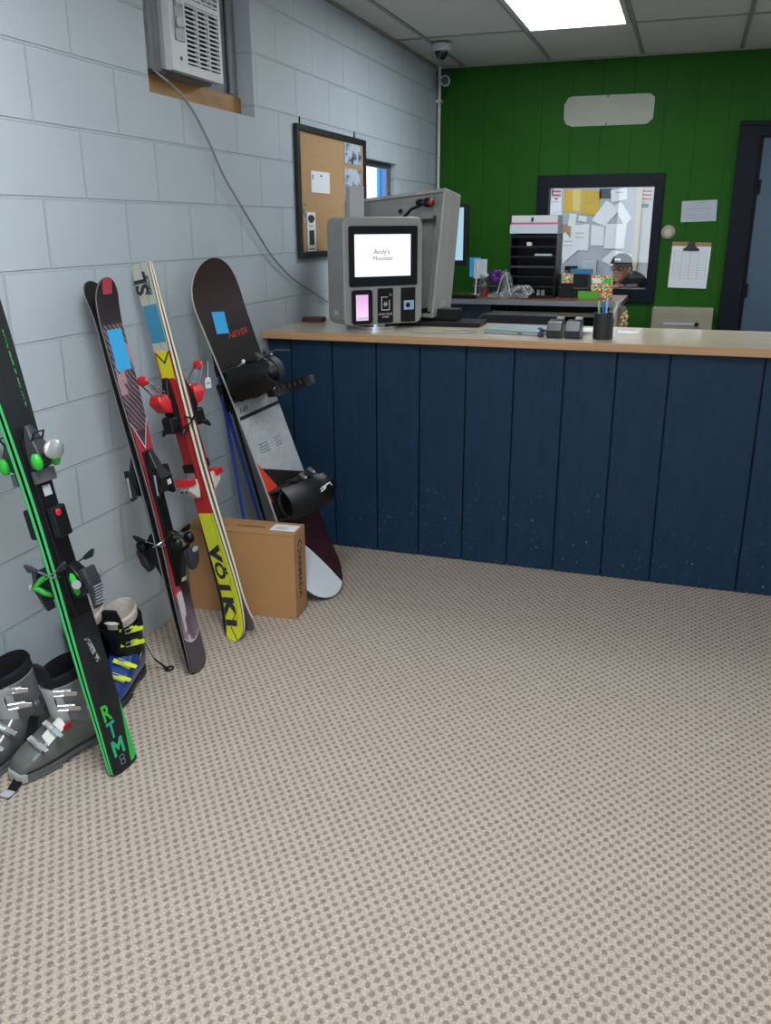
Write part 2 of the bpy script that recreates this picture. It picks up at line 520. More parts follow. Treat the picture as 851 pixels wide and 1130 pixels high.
# ---------------- green and black pair
M_gside = mat('green_sidewall', '45D873', .35)
M_edge = mat('black_edge', '0E0E10', .3)
M_base = mat('ski_base', '141416', .7, spec=.2)
def green_top(base):
    x, y, z, v = coord()
    n = noise(18, 4.0, .6, stretch=(1, 1, .3))
    c = mixc(((n-.5)*2+.5).clamp(), '121316', '222528')
    c = mixc((x > (.022+z*.115))*(z < .30)*(z > .012), c, '2FAE4E')
    c = mixc((x > .040)*(z < .018), c, '1A1A1C')
    tiny = noise(160, 2.0); band = z.between(.33, .41)*(x-.0+ (z-.37)*.25).between(-.004, .012)
    c = mixc(band*(tiny > .5), c, '9AA0A0')
    b2 = z.between(1.05, 1.25)*x.between(.026, .030)*(tiny > .5)
    c = mixc(b2, c, '3FA058')
    return c
M_gtop = mat('green_black_topsheet', '17181B', .42, spec=.3, fn=green_top)
Bg = W(-62, 190, 0, .062)
GM, GL = frame_from((.42, 1.752, .0), Bg+Vector((0, -.012, 0)), (.1, 1, 0))
Wg = [(0, .100), (.12, .094), (.45, .074), (.8, .104), (1, .112)]
def conform(o, f, off=.0012):
    """lay flat lettering onto a bowed top sheet"""
    me = o.data; me.transform(o.matrix_basis.copy()); o.matrix_basis = Matrix.Identity(4)
    ym = sum(v.co.y for v in me.vertices)/max(1, len(me.vertices))
    for v in me.vertices: v.co.y = f(v.co.z)-off+(v.co.y-ym)
    return o
def place(M, rear): return M @ (RZ(PI) if rear else Matrix.Identity(4))
LEG = {'front': 'front', 'rear': 'rear'}
def green_ski(rear):
    r = thing('ski', ('black ski with bright green side edges, ' + ('behind the lettered one' if rear else 'with a lettered tail in front')), 'ski', place(GM, rear), 'skis leaning on the block wall')
    o, top, half = ski_body(GL, Wg, 'top', .016, .003, .05, M_gtop, M_gside, M_edge, M_base, .012, parent=r)
    z = {k: zat(GM, GL, v) for k, v in dict(toe=505, afd=526, lab=542, box=566, heel=640).items()}
    bind_plate(r, top, z['heel']-.10, z['toe']+.05, M_black, .058, .012)
    yt = top(z['toe'])-.012
    # toe piece
    tz = z['toe']
    mb = MB(); mb.loft([[( -.028, yt, tz-.035), (.028, yt, tz-.035), (.024, yt-.020, tz-.03), (-.024, yt-.020, tz-.03)],
                        [(-.03, yt, tz), (.03, yt, tz), (.026, yt-.040, tz+.005), (-.026, yt-.040, tz+.005)],
                        [(-.026, yt, tz+.05), (.026, yt, tz+.05), (.018, yt-.022, tz+.045), (-.018, yt-.022, tz+.045)],
                        [(-.012, yt, tz+.085), (.012, yt, tz+.085), (.008, yt-.008, tz+.08), (-.008, yt-.008, tz+.08)]])
    tp = mb.make('toe_piece', M_charcoal, r, bevel=.003, smooth=True)
    for s in (-1, 1):
        MB().ell((s*.030, yt-.030, tz-.012), (.014, .016, .024), nu=12, nv=8).make('toe_wing', M_greenp, tp, smooth=True)
    MB().ell((.014, yt-.054, tz+.010), (.034, .012, .027), nu=14, nv=8).make('silver_disc', M_silver, tp, smooth=True)
    MB().tube([(-.02, yt-.01, tz+.03), (-.016, yt-.035, tz+.062), (.016, yt-.035, tz+.062), (.02, yt-.01, tz+.03)], .003, 6).make('lever_frame', M_black, tp, smooth=True)
    MB().cbox((0, top(z['afd'])-.020, z['afd']), (.066, .018, .034)).make('boot_rest', mat('afd_grey', '55565A', .5) if not rear else bpy.data.materials['afd_grey'], r, bevel=.003)
    MB().cbox((0, top(z['lab'])-.0135, z['lab']), (.026, .002, .028)).make('scale_sticker', M_paper2, r)
    hb = MB().cbox((0, top(z['box'])-.024, z['box']-.025), (.05, .026, .085)).make('heel_track', M_black, r, bevel=.007, seg=3)
    MB().ell((-.008, top(z['box'])-.039, z['box']+.0), (.010, .004, .010), nu=10, nv=6).make('red_indicator', M_red, hb, smooth=True)
    # heel piece with the V of green arms and silver pivots
    hz2 = z['heel']; yh = top(hz2)-.012
    h = MB().loft([[(-.022, yh, hz2+.05), (.022, yh, hz2+.05), (.016, yh-.02, hz2+.045), (-.016, yh-.02, hz2+.045)],
                   [(-.026, yh, hz2), (.026, yh, hz2), (.024, yh-.055, hz2+.0), (-.024, yh-.055, hz2+.0)],
                   [(-.022, yh, hz2-.05), (.022, yh, hz2-.05), (.018, yh-.03, hz2-.045), (-.018, yh-.03, hz2-.045)]]).make('heel_piece', M_black, r, bevel=.003, smooth=True)
    for s in (-1, 1):
        MB().tube([(s*.010, yh-.012, hz2+.022), (s*.030, yh-.030, hz2+.012), (s*.040, yh-.045, hz2-.002), (s*.028, yh-.030, hz2-.024), (s*.008, yh-.012, hz2-.040)], [.007, .009, .010, .009, .007], 8).make('heel_arm', M_greenp, h, smooth=True)
        MB().cyl((s*.043, yh-.050, hz2-.001), (s*.043+s*.0035, yh-.0565, hz2), .012, 18).make('pivot_disc', M_silver, h, smooth=True)
    pd = MB(); pd.loft([[(-.026, yh-.050, hz2+.03), (.026, yh-.050, hz2+.03), (.022, yh-.068, hz2+.034), (-.022, yh-.068, hz2+.034)],
                   [(-.022, yh-.060, hz2-.03), (.022, yh-.060, hz2-.03), (.02, yh-.080, hz2-.025), (-.02, yh-.080, hz2-.025)],
                   [(-.016, yh-.055, hz2-.085), (.016, yh-.055, hz2-.085), (.013, yh-.066, hz2-.08), (-.013, yh-.066, hz2-.08)]])
    p = pd.make('heel_lever', M_charcoal, h, bevel=.004, smooth=True)
    q = MB()
    for i in range(7): q.cbox((0, yh-.076+.001*i, hz2-.02-.008*i), (.030, .012, .003))
    q.make('grip_rib', M_inkgrey, p)
    brake(r, half(hz2)+.006, top(hz2)-.004, hz2+.02, M_black, M_charcoal, up=1, ln=.03, reach=.075)
    if not rear:
        yk = top(.12)-.0008
        M_teal = mat('teal_lettering', '1F9E8A', .4)
        for ch, zz, xx, mm in (('R', .182, -.016, M_greenp), ('T', .128, -.012, M_teal), ('M', .076, -.008, mat('sea_green_lettering', '25A870', .4))):
            if ch == 'M':
                out_ = [(-.022, -.024), (-.012, -.024), (-.012, .006), (0, -.012), (.012, .006), (.012, -.024), (.022, -.024), (.022, .024), (.012, .024), (0, .006), (-.012, .024), (-.022, .024)]
                mo_ = MB(); F_ = [(0, 1, 2, 11), (2, 3, 9, 10), (2, 10, 11), (3, 4, 8, 9), (4, 5, 6, 7), (4, 7, 8)]
                vs_ = [mo_.v((a_, 0, b_)) for a_, b_ in out_]; vb_ = [mo_.v((a_, .0006, b_)) for a_, b_ in out_]
                for f_ in F_: mo_.face([vs_[i] for i in f_])
                for i in range(12): mo_.face([vs_[i], vs_[(i+1) % 12], vb_[(i+1) % 12], vb_[i]])
                conform(mo_.make('lettering', mm, r, M=T(xx, 0, zz)), top)
                continue
            conform(text('lettering', ch, .068, mm, r, T(xx, 0, zz) @ TXT, .0005, bold=.0012, sx=.80), top)
        q = MB()
        for cz_ in (.042, .028): q.tube([(-.006+.009*math.cos(t*PI/8), yk+.0, cz_+.007*math.sin(t*PI/8)) for t in range(17)], .0008, 4)
        q.make('figure_eight_print', M_inkgrey, r)
    return r
green_ski(False); green_ski(True)

# ---------------- red and black pair, rounded tips up
def red_top(base):
    x, y, z, v = coord()
    wv = (z*260.0+x*330.0+noise(12, 2.0)*8.0).sin()
    n = noise(22, 4.0, .65, stretch=(1, 1, .35))
    c = mixc(((n-.5)*2.4+.5).clamp(), '2A2026', '58454C')
    c = mixc((wv > .45)*z.between(.86, 1.28)*.55, c, '9A8A90')
    c = mixc((n > .53)*z.between(.98, 1.14), c, 'A8828A')
    # pointed shield outline
    sh = (z-.80)-x.abs()*2.2
    c = mixc(sh.between(-.004, .004)*(z < .96), c, 'C9C6CC')
    c = mixc((sh < -.004)*(z > .28), c, 'A5303A')
    c = mixc(sh.between(-.016, -.011), c, '2B1F24')
    c = mixc(z.between(.22, .72)*(x > -.002), c, '2A2226')
    c = mixc(z.between(.25, .70)*x.between(-.020, -.010), c, 'C2475A')
    c = mixc((z < .285)*((.285-z)*9).clamp(), c, mixc(((n-.4)*3).clamp(), '5F5359', '85787E'))
    c = mixc(z.between(.10, .30)*x.between(-.03, .0)*(n > .46), c, 'B9AEB4')
    low = (z-.115)-(x*x)*14.0
    c = mixc(low.between(-.003, .003), c, 'B9B4BA')
    c = mixc((low < -.003), c, '4D444A')
    c = mixc((z > 1.20), c, mixc(n, '1C181C', '3A3036'))
    c = mixc((z > 1.292)*(x.abs() < .022), c, 'A8404C')
    return c
M_rtop = mat('red_black_topsheet', '4A3A40', .42, spec=.3, fn=red_top)
M_rside = mat('pale_side_line', '8E8C8A', .4)
RM, RL = frame_from((.325, 2.325, .0), (.075, 2.330, 1.318), (.05, 1, 0))
Wr = [(0, .098), (.12, .092), (.45, .068), (.85, .100), (1, .106)]
def red_ski(rear):
    r = thing('ski', ('dark red and black ski with a rounded tip, ' + ('the one turned to the wall' if rear else 'with blue tape near it')), 'ski', place(RM, rear), 'skis leaning on the block wall')
    o, top, half = ski_body(RL, Wr, 'top', .015, .004, .030, M_rtop, M_rside, M_edge, M_base, .035, parent=r, lo=.52)
    zt, zh = zat(RM, RL, 530), zat(RM, RL, 605)
    bind_plate(r, top, zh-.13, zt+.10, M_black, .050, .011)
    yt = top(zt)-.011
    mb = MB().loft([[(-.030, yt, zt-.045), (.030, yt, zt-.045), (.026, yt-.020, zt-.045), (-.026, yt-.020, zt-.045)],
                    [(-.033, yt, zt), (.033, yt, zt), (.030, yt-.045, zt+.005), (-.030, yt-.045, zt+.005)],
                    [(-.024, yt, zt+.055), (.024, yt, zt+.055), (.016, yt-.024, zt+.05), (-.016, yt-.024, zt+.05)],
                    [(-.014, yt, zt+.10), (.014, yt, zt+.10), (.010, yt-.008, zt+.10), (-.010, yt-.008, zt+.10)]])
    tp = mb.make('toe_piece', M_black, r, bevel=.003, smooth=True)
    for s in (-1, 1):
        w_ = MB().hexa([(s*.030, yt-.008, zt-.050), (s*.042, yt-.022, zt-.060), (s*.044, yt-.034, zt-.054), (s*.028, yt-.030, zt-.040),
                        (s*.026, yt-.006, zt+.040), (s*.032, yt-.018, zt+.046), (s*.030, yt-.040, zt+.046), (s*.022, yt-.030, zt+.040)]).make('toe_wing', M_black, tp, bevel=.003)
        MB().hexa([(s*.0425, yt-.0215, zt-.045), (s*.0445, yt-.0225, zt-.045), (s*.0450, yt-.0285, zt-.045), (s*.0432, yt-.0285, zt-.045),
                   (s*.036, yt-.021, zt+.022), (s*.0375, yt-.0215, zt+.022), (s*.0375, yt-.030, zt+.022), (s*.036, yt-.030, zt+.022)]).make('wing_print', M_inkgrey, w_)
    text('lettering', '10', .022, M_paper, tp, T(0, yt-.0475, zt-.012) @ TXT, .0005, bold=.0008)
    yh = top(zh)-.011
    h = MB().loft([[(-.020, yh, zh+.06), (.020, yh, zh+.06), (.014, yh-.018, zh+.055), (-.014, yh-.018, zh+.055)],
                   [(-.025, yh, zh), (.025, yh, zh), (.022, yh-.055, zh+.005), (-.022, yh-.055, zh+.005)],
                   [(-.022, yh, zh-.06), (.022, yh, zh-.06), (.016, yh-.026, zh-.055), (-.016, yh-.026, zh-.055)],
                   [(-.016, yh, zh-.12), (.016, yh, zh-.12), (.012, yh-.008, zh-.115), (-.012, yh-.008, zh-.115)]]).make('heel_piece', M_black, r, bevel=.003, smooth=True)
    for s in (-1, 1):
        MB().ell((s*.034, yh-.045, zh+.022), (.015, .020, .022), nu=12, nv=8).make('heel_wing', M_black, h, smooth=True)
    MB().loft([[(-.030, yh-.055, zh-.005), (.030, yh-.055, zh-.005), (.026, yh-.085, zh+.005), (-.026, yh-.085, zh+.005)],
               [(-.026, yh-.050, zh-.045), (.026, yh-.050, zh-.045), (.022, yh-.078, zh-.05), (-.022, yh-.078, zh-.05)],
               [(-.014, yh-.052, zh-.075), (.014, yh-.052, zh-.075), (.012, yh-.066, zh-.08), (-.012, yh-.066, zh-.08)]]).make('heel_lever', M_charcoal, h, bevel=.005, smooth=True)
    MB().ell((0, yh-.086, zh-.008), (.018, .003, .010), nu=10, nv=6).make('lever_print', M_inkgrey, h)
    MB().cbox((0, yh-.009, zh-.10), (.022, .004, .035)).make('scale_sticker', mat('yellowed_sticker', 'A8A083', .6) if not rear else bpy.data.materials['yellowed_sticker'], h)
    brake(r, half(zh)+.006, top(zh)-.004, zh+.02, M_black, M_black, up=1, ln=.03, reach=.08)
    if not rear:
        za, zb = zat(RM, RL, 409), zat(RM, RL, 364)
        q = MB(); q.loft([[(-.034, top(z)-.0012, z), (.034, top(z)-.0012, z), (.034, top(z)-.0004, z), (-.034, top(z)-.0004, z)] for z in [za+(zb-za)*i/6 for i in range(7)]])
        q.make('tape_label', M_tape, r)
    return r
red_ski(False); red_ski(True)

# ---------------- yellow and red pair, tips down
def volkl_top(base):
    x, y, z, v = coord()
    n = noise(20, 3.0, .6)
    c = mixc(((n-.5)*2+.5).clamp(), 'D2D61E', 'DEE23A')
    # thin black waves along the right side of the yellow part
    c = mixc(z.between(.06, .50)*((x+(noise(30, 2.0)-.5)*.03).between(.026, .0275)), c, '2A2A1A')
    c = mixc((x < -.036)*(z < .50), c, '141410')
    tip = (z-.045)-x.abs()*.0
    d1 = ((z-.035)+x*1.5).between(-.004, .004); d2 = ((z-.075)-x*1.5).between(-.004, .004)
    c = mixc((d1+d2).clamp()*(z < .11)*(x > -.012), c, '101010')
    c = mixc(z.between(.50, .99), c, mixc(((n-.5)*2+.5).clamp(), 'B01820', 'C8232A'))
    # cream loop print
    u_ = ((x+.012)*(x+.012)*9.0+(z-.640)*(z-.640)*1.2)
    c = mixc((u_ > .0022)*(u_ < .0048)*(z > .60)*(z < .72), c, 'E4DCC8')
    c = mixc(z.between(.99, 1.09), c, 'D8D224')
    ch = ((z-1.05)-x.abs()*1.1).between(-.006, .004)
    c = mixc(ch*(z < 1.10), c, '1A1612')
    c = mixc((x.abs() > .032)*z.between(.98, 1.10), c, 'B8401E')
    c = mixc((z > 1.09), c, mixc(((n-.5)*2+.5).clamp(), 'A8AA98', 'BDBEB0'))
    c = mixc((z > 1.10)*x.between(.002, .004), c, '44443E')
    st = noise(26, 1.0, .3, stretch=(1, 1, .5))
    return c
M_vtop = mat('yellow_red_topsheet', 'D6DA28', .28, fn=volkl_top, coat=.2)
M_vside = mat('cream_sidewall', 'D8CFB8', .4)
VM, VL = frame_from((.345, 2.615, .0), W(156, 290, 0, .075), (.96, -.24, 0))
Wv = [(0, .088), (.15, .080), (.5, .068), (.86, .104), (1, .108)]
def volkl(rear):
    r = thing('ski', ('yellow and red ski standing tip down, ' + ('behind its lettered twin' if rear else 'with black lettering and blue tape')), 'ski', place(VM, rear), 'skis leaning on the block wall')
    o, top, half = ski_body(VL, Wv, 'bottom', .017, .003, .040, M_vtop, M_vside, M_edge, mat('grey_base', '77706C', .4) if not rear else bpy.data.materials['grey_base'], .004, parent=r, curl_len=.20)
    zh, zt = zat(VM, VL, 438), zat(VM, VL, 530)
    bind_plate(r, top, zt-.05, zh+.07, M_redd, .056, .014)
    # heel piece (up, because the ski stands on its tip)
    yh = top(zh)-.014
    h = MB().loft([[(-.024, yh, zh-.075), (.024, yh, zh-.075), (.02, yh-.02, zh-.07), (-.02, yh-.02, zh-.07)],
                   [(-.027, yh, zh-.03), (.027, yh, zh-.03), (.024, yh-.035, zh-.025), (-.024, yh-.035, zh-.025)],
                   [(-.020, yh, zh+.03), (.020, yh, zh+.03), (.014, yh-.02, zh+.03), (-.014, yh-.02, zh+.03)],
                   [(-.014, yh, zh+.075), (.014, yh, zh+.075), (.010, yh-.006, zh+.075), (-.010, yh-.006, zh+.075)]]).make('heel_piece', M_black, r, bevel=.003, smooth=True)
    MB().loft([[(-.026, yh-.025, zh-.045), (.026, yh-.025, zh-.045), (.026, yh-.055, zh-.035), (-.026, yh-.055, zh-.035)],
               [(-.030, yh-.025, zh-.0), (.030, yh-.025, zh-.0), (.030, yh-.078, zh+.0), (-.030, yh-.078, zh+.0)],
               [(-.024, yh-.03, zh+.025), (.024, yh-.03, zh+.025), (.020, yh-.070, zh+.028), (-.020, yh-.070, zh+.028)]]).make('heel_cup', M_red, h, bevel=.006, smooth=True)
    for s in (-1, 1):
        MB().tube([(s*.024, yh-.05, zh+.02), (s*.026, yh-.075, zh+.055), (s*.022, yh-.095, zh+.080)], [.003, .003, .004], 6).tube([(s*.012, yh-.03, zh+.03), (s*.014, yh-.06, zh+.06), (s*.012, yh-.09, zh+.082)], .0028, 6).make('lever_rod', M_chrome, h, smooth=True)
    MB().ell((0, yh-.099, zh+.085), (.026, .010, .018), nu=12, nv=8).make('lever_tip', M_red, h, smooth=True)
    MB().cbox((0, yh-.028, zh-.085), (.05, .045, .06)).make('heel_base', M_black, r, bevel=.010, seg=3)
    brake(r, half(zh)+.006, top(zh)-.004, zh-.07, M_black, M_black, up=-1, ln=.035, reach=.07, wire=M_black)
    # toe piece
    yt = top(zt)-.014
    MB().cbox((0, yt-.006, zt+.055), (.046, .010, .03)).make('boot_rest', M_black, r, bevel=.002)
    MB().cbox((0, yt-.003, zt+.030), (.034, .004, .018)).make('chrome_plate', M_silver, r)
    tp = MB().loft([[(-.020, yt, zt-.055), (.020, yt, zt-.055), (.012, yt-.012, zt-.052), (-.012, yt-.012, zt-.052)],
                    [(-.028, yt, zt-.01), (.028, yt, zt-.01), (.024, yt-.050, zt-.012), (-.024, yt-.050, zt-.012)],
                    [(-.026, yt, zt+.018), (.026, yt, zt+.018), (.024, yt-.034, zt+.018), (-.024, yt-.034, zt+.018)]]).make('toe_piece', mat('white_toe', 'C9C2BA', .35) if not rear else bpy.data.materials['white_toe'], r, bevel=.004, smooth=True)
    MB().loft([[(-.040, yt-.020, zt+.022), (.040, yt-.020, zt+.022), (.040, yt-.048, zt+.026), (-.040, yt-.048, zt+.026)],
               [(-.034, yt-.016, zt+.0), (.034, yt-.016, zt+.0), (.032, yt-.056, zt+.002), (-.032, yt-.056, zt+.002)]]).make('toe_jaw', M_red, tp, bevel=.003)
    for s in (-1, 1): MB().cyl((s*.012, yt-.0505, zt-.016), (s*.012, yt-.054, zt-.018), .004, 8).make('screw', M_charcoal, tp)
    if not rear:
        za, zb = zat(VM, VL, 377), zat(VM, VL, 336)
        q = MB(); q.loft([[(-.036, top(z)-.0012, z), (.035, top(z)-.0012, z), (.035, top(z)-.0004, z), (-.036, top(z)-.0004, z)] for z in [za+(zb-za)*i/4 for i in range(5)]])
        q.make('tape_label', M_tapedk, r)
        zm = zat(VM, VL, 643)
        # lettering runs down the ski, tops of the letters to the right
        zs0, zs1 = zat(VM, VL, 602), zat(VM, VL, 688)
        step = (zs0-zs1)/4.6
        for i, ch in enumerate('VÖlKl'):
            zc = zs0-step*(i+.35)
            t = text('lettering', ch, .066, M_ink, r, Matrix.Identity(4), .0005, bold=(.0022 if ch == 'Ö' else .0055), sx=1.30)
            o_ = t
            sl = (top(zc+.02)-top(zc-.02))/.04
            o_.matrix_local = T(-.002, 0, zc) @ Matrix(((0, 1, 0, -.006), (0, 0, -1, 0), (-1, 0, 0, 0), (0, 0, 0, 1)))
            conform(o_, top)
        zt2 = VL-.055
        t = text('lettering', 'SL', .085, M_ink, r, T(0, top(zt2)-.0012, zt2) @ Matrix(((0, -1, 0, -.012), (0, 0, -1, 0), (1, 0, 0, -.012), (0, 0, 0, 1))), .0004, bold=.003, sx=.9)
        t = text('lettering', 'RACE', .026, M_ink, r, T(0, top(zt2)-.0012, zt2) @ Matrix(((0, -1, 0, .020), (0, 0, -1, 0), (1, 0, 0, -.02), (0, 0, 0, 1))), .0004, bold=.0006)
    return r
volkl(False); volkl(True)

# ================================================================== snowboard
def board_top(base):
    x, y, z, v = coord()
    n = noise(10, 4.0, .6); f = noise(60, 3.0, .7)
    c = mixc(((n-.5)*2+.5).clamp(), '0F0D0E', '1C1718')
    c = mixc((z > 1.12)*((z-1.12)*6).clamp(), c, mixc(f, '2A1C1E', '3A2628'))
    sil = (z < .885)*(z > (.565-x*.42))
    c = mixc(sil, c, mixc(((f-.5)*1.6+.5).clamp(), '8E9498', 'A9AEB1'))
    c = mixc(z.between(.812, .826), c, '111214')
    c = mixc((z < .885)*(z > .82)*((z-.82)*4), c, '9AA0A2')
    # red wedge on the left edge
    wd = ((z-.50)-(x+.065)*(-1.9))
    c = mixc(sil.__mul__(1.0)*0.0, c, c)
    red = (z < (.640))*(z > .44)*(x < (-.118+(.640-z)*.50))*(z > (.40-x*.6))
    c = mixc(red, c, 'C23A22')
    c = mixc((z < .40), c, mixc(((f-.5)*3+.5).clamp(), '1E0F14', '40202A'))
    white = (z < .36)*(x < (.075-(z+.0)*(z+.0)*1.3-z*.10))
    c = mixc(white, c, 'C9CFD6')
    tiny = noise(300, 1.0); 
    ln = ((z+x*.0)*(2*PI/.011)).sin()
    pr = z.between(.655, .70)*(x.between(-.075, -.02)+x.between(.02, .055))*(ln > .3)*(tiny > .45)
    c = mixc(pr, c, '4A4E52')
    return c
M_btop = mat('snowboard_topsheet', '151214', .5, spec=.25, fn=board_top)
M_bside = mat('board_side', 'A9A79F', .4)
BA = Vector((.505, 3.068, 0)); BB = Vector((.055, 3.010, 1.345))
BM, BL = frame_from(BA, BB, (.30, 1, 0))
sb = thing('snowboard', 'black, silver and white snowboard with bindings leaning in the corner beside the counter', 'snowboard', BM)
n = 60; rings = []
def by(z):
    a = max(0, 1-(BL-z)/.20); b = max(0, 1-z/.20)
    return -.045*a*a-.045*b*b-.004*math.sin(PI*z/BL)-.004
for i in range(n+1):
    t = .5-.5*math.cos(PI*i/n); z = t*BL
    w = .118+.022*(2*t-1)**2*1.0
    for d in (z, BL-z):
        if d < .17: w *= max(.04, math.sqrt(max(0, 1-(1-d/.17)**2.2)))
    y = by(z); th_b = .009
    rings.append([(-w, y+th_b, z), (w, y+th_b, z), (w, y+th_b*.3, z), (w-.001, y, z), (-w+.001, y, z), (-w, y+th_b*.3, z)])
mb = MB(); mb.loft(rings, mats=[2, 1, 1, 0, 1, 1]); mb.make('board_body', [M_btop, M_bside, M_base], sb)
za, zb = zat(BM, BL, 366), zat(BM, BL, 344)
t = MB().box((-.044, -.0012, -.042), (.020, -.0003, .042)).make('tape_label', M_tape, sb, M=T(-.022, by((za+zb)/2)-.0006, (za+zb)/2) @ RY(.16))
text('lettering', 'NEVER', .034, mat('red_lettering', 'B02A24', .5), sb, T(.035, by(1.13)-.0008, 1.128) @ TXT, .0003, shear=.3, sx=1.1)
text('lettering', '149', .034, M_ink, sb, T(-.085, by(.85)-.0008, .846) @ TXT, .0003, shear=.3)
def sb_binding(zc, folded):
    par = bpy.data.objects.new('binding', None); COL.objects.link(par); par.parent = sb; par.matrix_local = T(0, by(zc), zc)
    base = MB().prism([(-.115, -.052), (-.08, -.062), (.08, -.060), (.122, -.045), (.122, .045), (.08, .060), (-.08, .062), (-.115, .052)], -.004, -.020, 'xz').make('baseplate', M_black, par, bevel=.004)
    MB().cyl((0, -.0205, 0), (0, -.026, 0), .036, 24).make('mount_disc', M_charcoal, par)
    MB().prism([(.02, -.045), (.115, -.042), (.128, -.02), (.128, .02), (.115, .042), (.02, .045)], -.0265, -.036, 'xz').make('toe_pad', M_blacksoft, par, bevel=.004)
    for s in (-1, 1):
        MB().prism([(-.12, -.0), (-.11, -.05), (-.05, -.055), (.09, -.022), (.10, -.004)], s*.055, s*.064, 'xy').make('side_rail', M_charcoal, par, bevel=.002)
    # heel hoop
    MB().tube([(-.04, -.045, .066), (-.09, -.055, .06), (-.13, -.06, .03), (-.138, -.062, 0), (-.13, -.06, -.03), (-.09, -.055, -.06), (-.04, -.045, -.066)], .008, 8).make('heel_hoop', M_black, par, smooth=True)
    # highback: curved shell
    hbm = MB(); rg = []
    for k in range(9):
        h = k/8; y0 = -.055-.16*h; ww = .060*(1-.15*h)*(1 if h < .85 else math.sqrt(max(.1, 1-((h-.85)/.2)**2)))
        if folded:
            cx0 = -.120+.23*h; y0 = -.070-.075*math.sin(PI*min(1, h*.75))
        else: cx0 = -.130+.055*h
        outer = []; inner = []
        for j in range(9):
            a = -1+2*j/8; dx = .035*(1-a*a)
            if folded: outer.append((cx0, y0-.030*(1-a*a)-.008, ww*a*1.15)); inner.append((cx0, y0-.030*(1-a*a), ww*a*1.1))
            else: outer.append((cx0-dx-.006, y0, ww*a*1.08)); inner.append((cx0-dx, y0, ww*a))
        rg.append(outer+inner[::-1])
    hbm.loft(rg); hb = hbm.make('highback', M_black, par, smooth=True)
    if folded:
        c = MB().tube([(.00, -.184, .012), (.02, -.186, .02), (.045, -.182, .018), (.055, -.178, .002)], .003, 6).tube([(-.02, -.182, .004), (.01, -.186, .010)], .0024, 5).tube([(-.018, -.182, .014), (.006, -.186, .020)], .0024, 5)
        c.make('highback_logo', M_paper, hb, smooth=True)
    # ankle strap: padded arc over the foot
    def strap(x0, x1, hy, wz, name, m, th_s=.010):
        rg = []
        for k in range(13):
            a = PI*k/12; zc_ = .064*math.cos(a); y_ = -.03-hy*math.sin(a); xx_ = x0+(x1-x0)*math.sin(a)
            nrm = Vector((0, -math.sin(a), math.cos(a)))
            w_ = wz*(.45+.55*math.sin(a))
            p = Vector((xx_, y_, zc_))
            rg.append([p+Vector((-w_, 0, 0)), p+Vector((w_, 0, 0)), p+Vector((w_*.9, 0, 0))+nrm*th_s, p+Vector((-w_*.9, 0, 0))+nrm*th_s])
        return MB().loft(rg).make(name, m, par, smooth=True)
    strap(-.03, .02, .085, .028, 'ankle_strap', M_black, .012)
    strap(.07, .10, .055, .020, 'toe_strap', M_charcoal)
    for (x_, z_, y_) in ((.012, .052, -.085), (.092, .050, -.062)):
        b = MB().hexa([(x_-.014, y_, z_), (x_+.014, y_, z_), (x_+.014, y_+.02, z_+.03), (x_-.014, y_+.02, z_+.03), (x_-.012, y_-.016, z_+.008), (x_+.012, y_-.016, z_+.008), (x_+.012, y_+.006, z_+.036), (x_-.012, y_+.006, z_+.036)]).make('ratchet', M_charcoal, par, bevel=.002)
        MB().ell((x_, y_-.014, z_+.012), (.006, .004, .006), nu=8, nv=6).make('bolt', M_paper2, b, smooth=True)
    if not folded:
        # loose ankle strap flopping outwards, with its perforated pad and ladder
        rg = []
        for k in range(11):
            t_ = k/10; p = Vector((.03+.10*t_, -.04-.145*t_+.04*math.sin(PI*t_), -.075-.004*t_)); w_ = .020*(.6+.7*math.sin(PI*min(1, t_*.8+.1)))
            rg.append([p+Vector((0, -.003, -w_)), p+Vector((.006, .006, -w_)), p+Vector((.006, .006, w_)), p+Vector((0, -.003, w_))])
        fs = MB().loft(rg).make('loose_strap', M_black, par, smooth=True)
        q = MB()
        for k in range(6): q.ell((.045+.014*k, -.068-.0165*k, -.075), (.0035, .0035, .012), nu=6, nv=5)
        q.make('strap_holes', M_charcoal, fs)
        MB().ell((.045, -.072, -.062), (.007, .004, .007), nu=8, nv=6).make('bolt', M_paper, fs, smooth=True)
        MB().cbox((.135, -.185, -.08), (.028, .034, .036)).make('ratchet', M_charcoal, fs, bevel=.005)
        MB().tube([(-.02, -.10, .06), (.03, -.16, .075), (.07, -.20, .055)], .0035, 6).make('strap_ladder', M_charcoal, par, smooth=True)
        MB().ell((-.09, -.10, .075), (.008, .006, .008), nu=8, nv=6).make('bolt', M_paper, par, smooth=True)
sb_binding(zat(BM, BL, 419), False)
sb_binding(zat(BM, BL, 548), True)
# small white price tag on a string at the board's edge
a = W(229, 398, 0, .185); b = W(229.5, 421, 0, .185)
pt = thing('price_tag', 'small white price tag on a string hanging at the left edge of the snowboard', 'price tag', T(*b))
MB().tube([a-b, (a-b)*.6+Vector((0, .004, 0)), Vector((0, 0, .014))], .0012, 5).make('string', M_white, pt)
pm = wallL(0, 0, 0); pm = Matrix(((0.3, -.954, 0, 0), (.954, .3, 0, 0), (0, 0, 1, 0), (0, 0, 0, 1)))
MB().prism([(-.014, -.024), (.014, -.024), (.014, .008), (.007, .016), (-.007, .016), (-.014, .008)], -.001, 0, 'xz').make('card', M_paper, pt, M=pm)
text('lettering', '4.5', .013, M_ink, pt, pm @ T(0, -.0014, -.006) @ TXT, .0002)

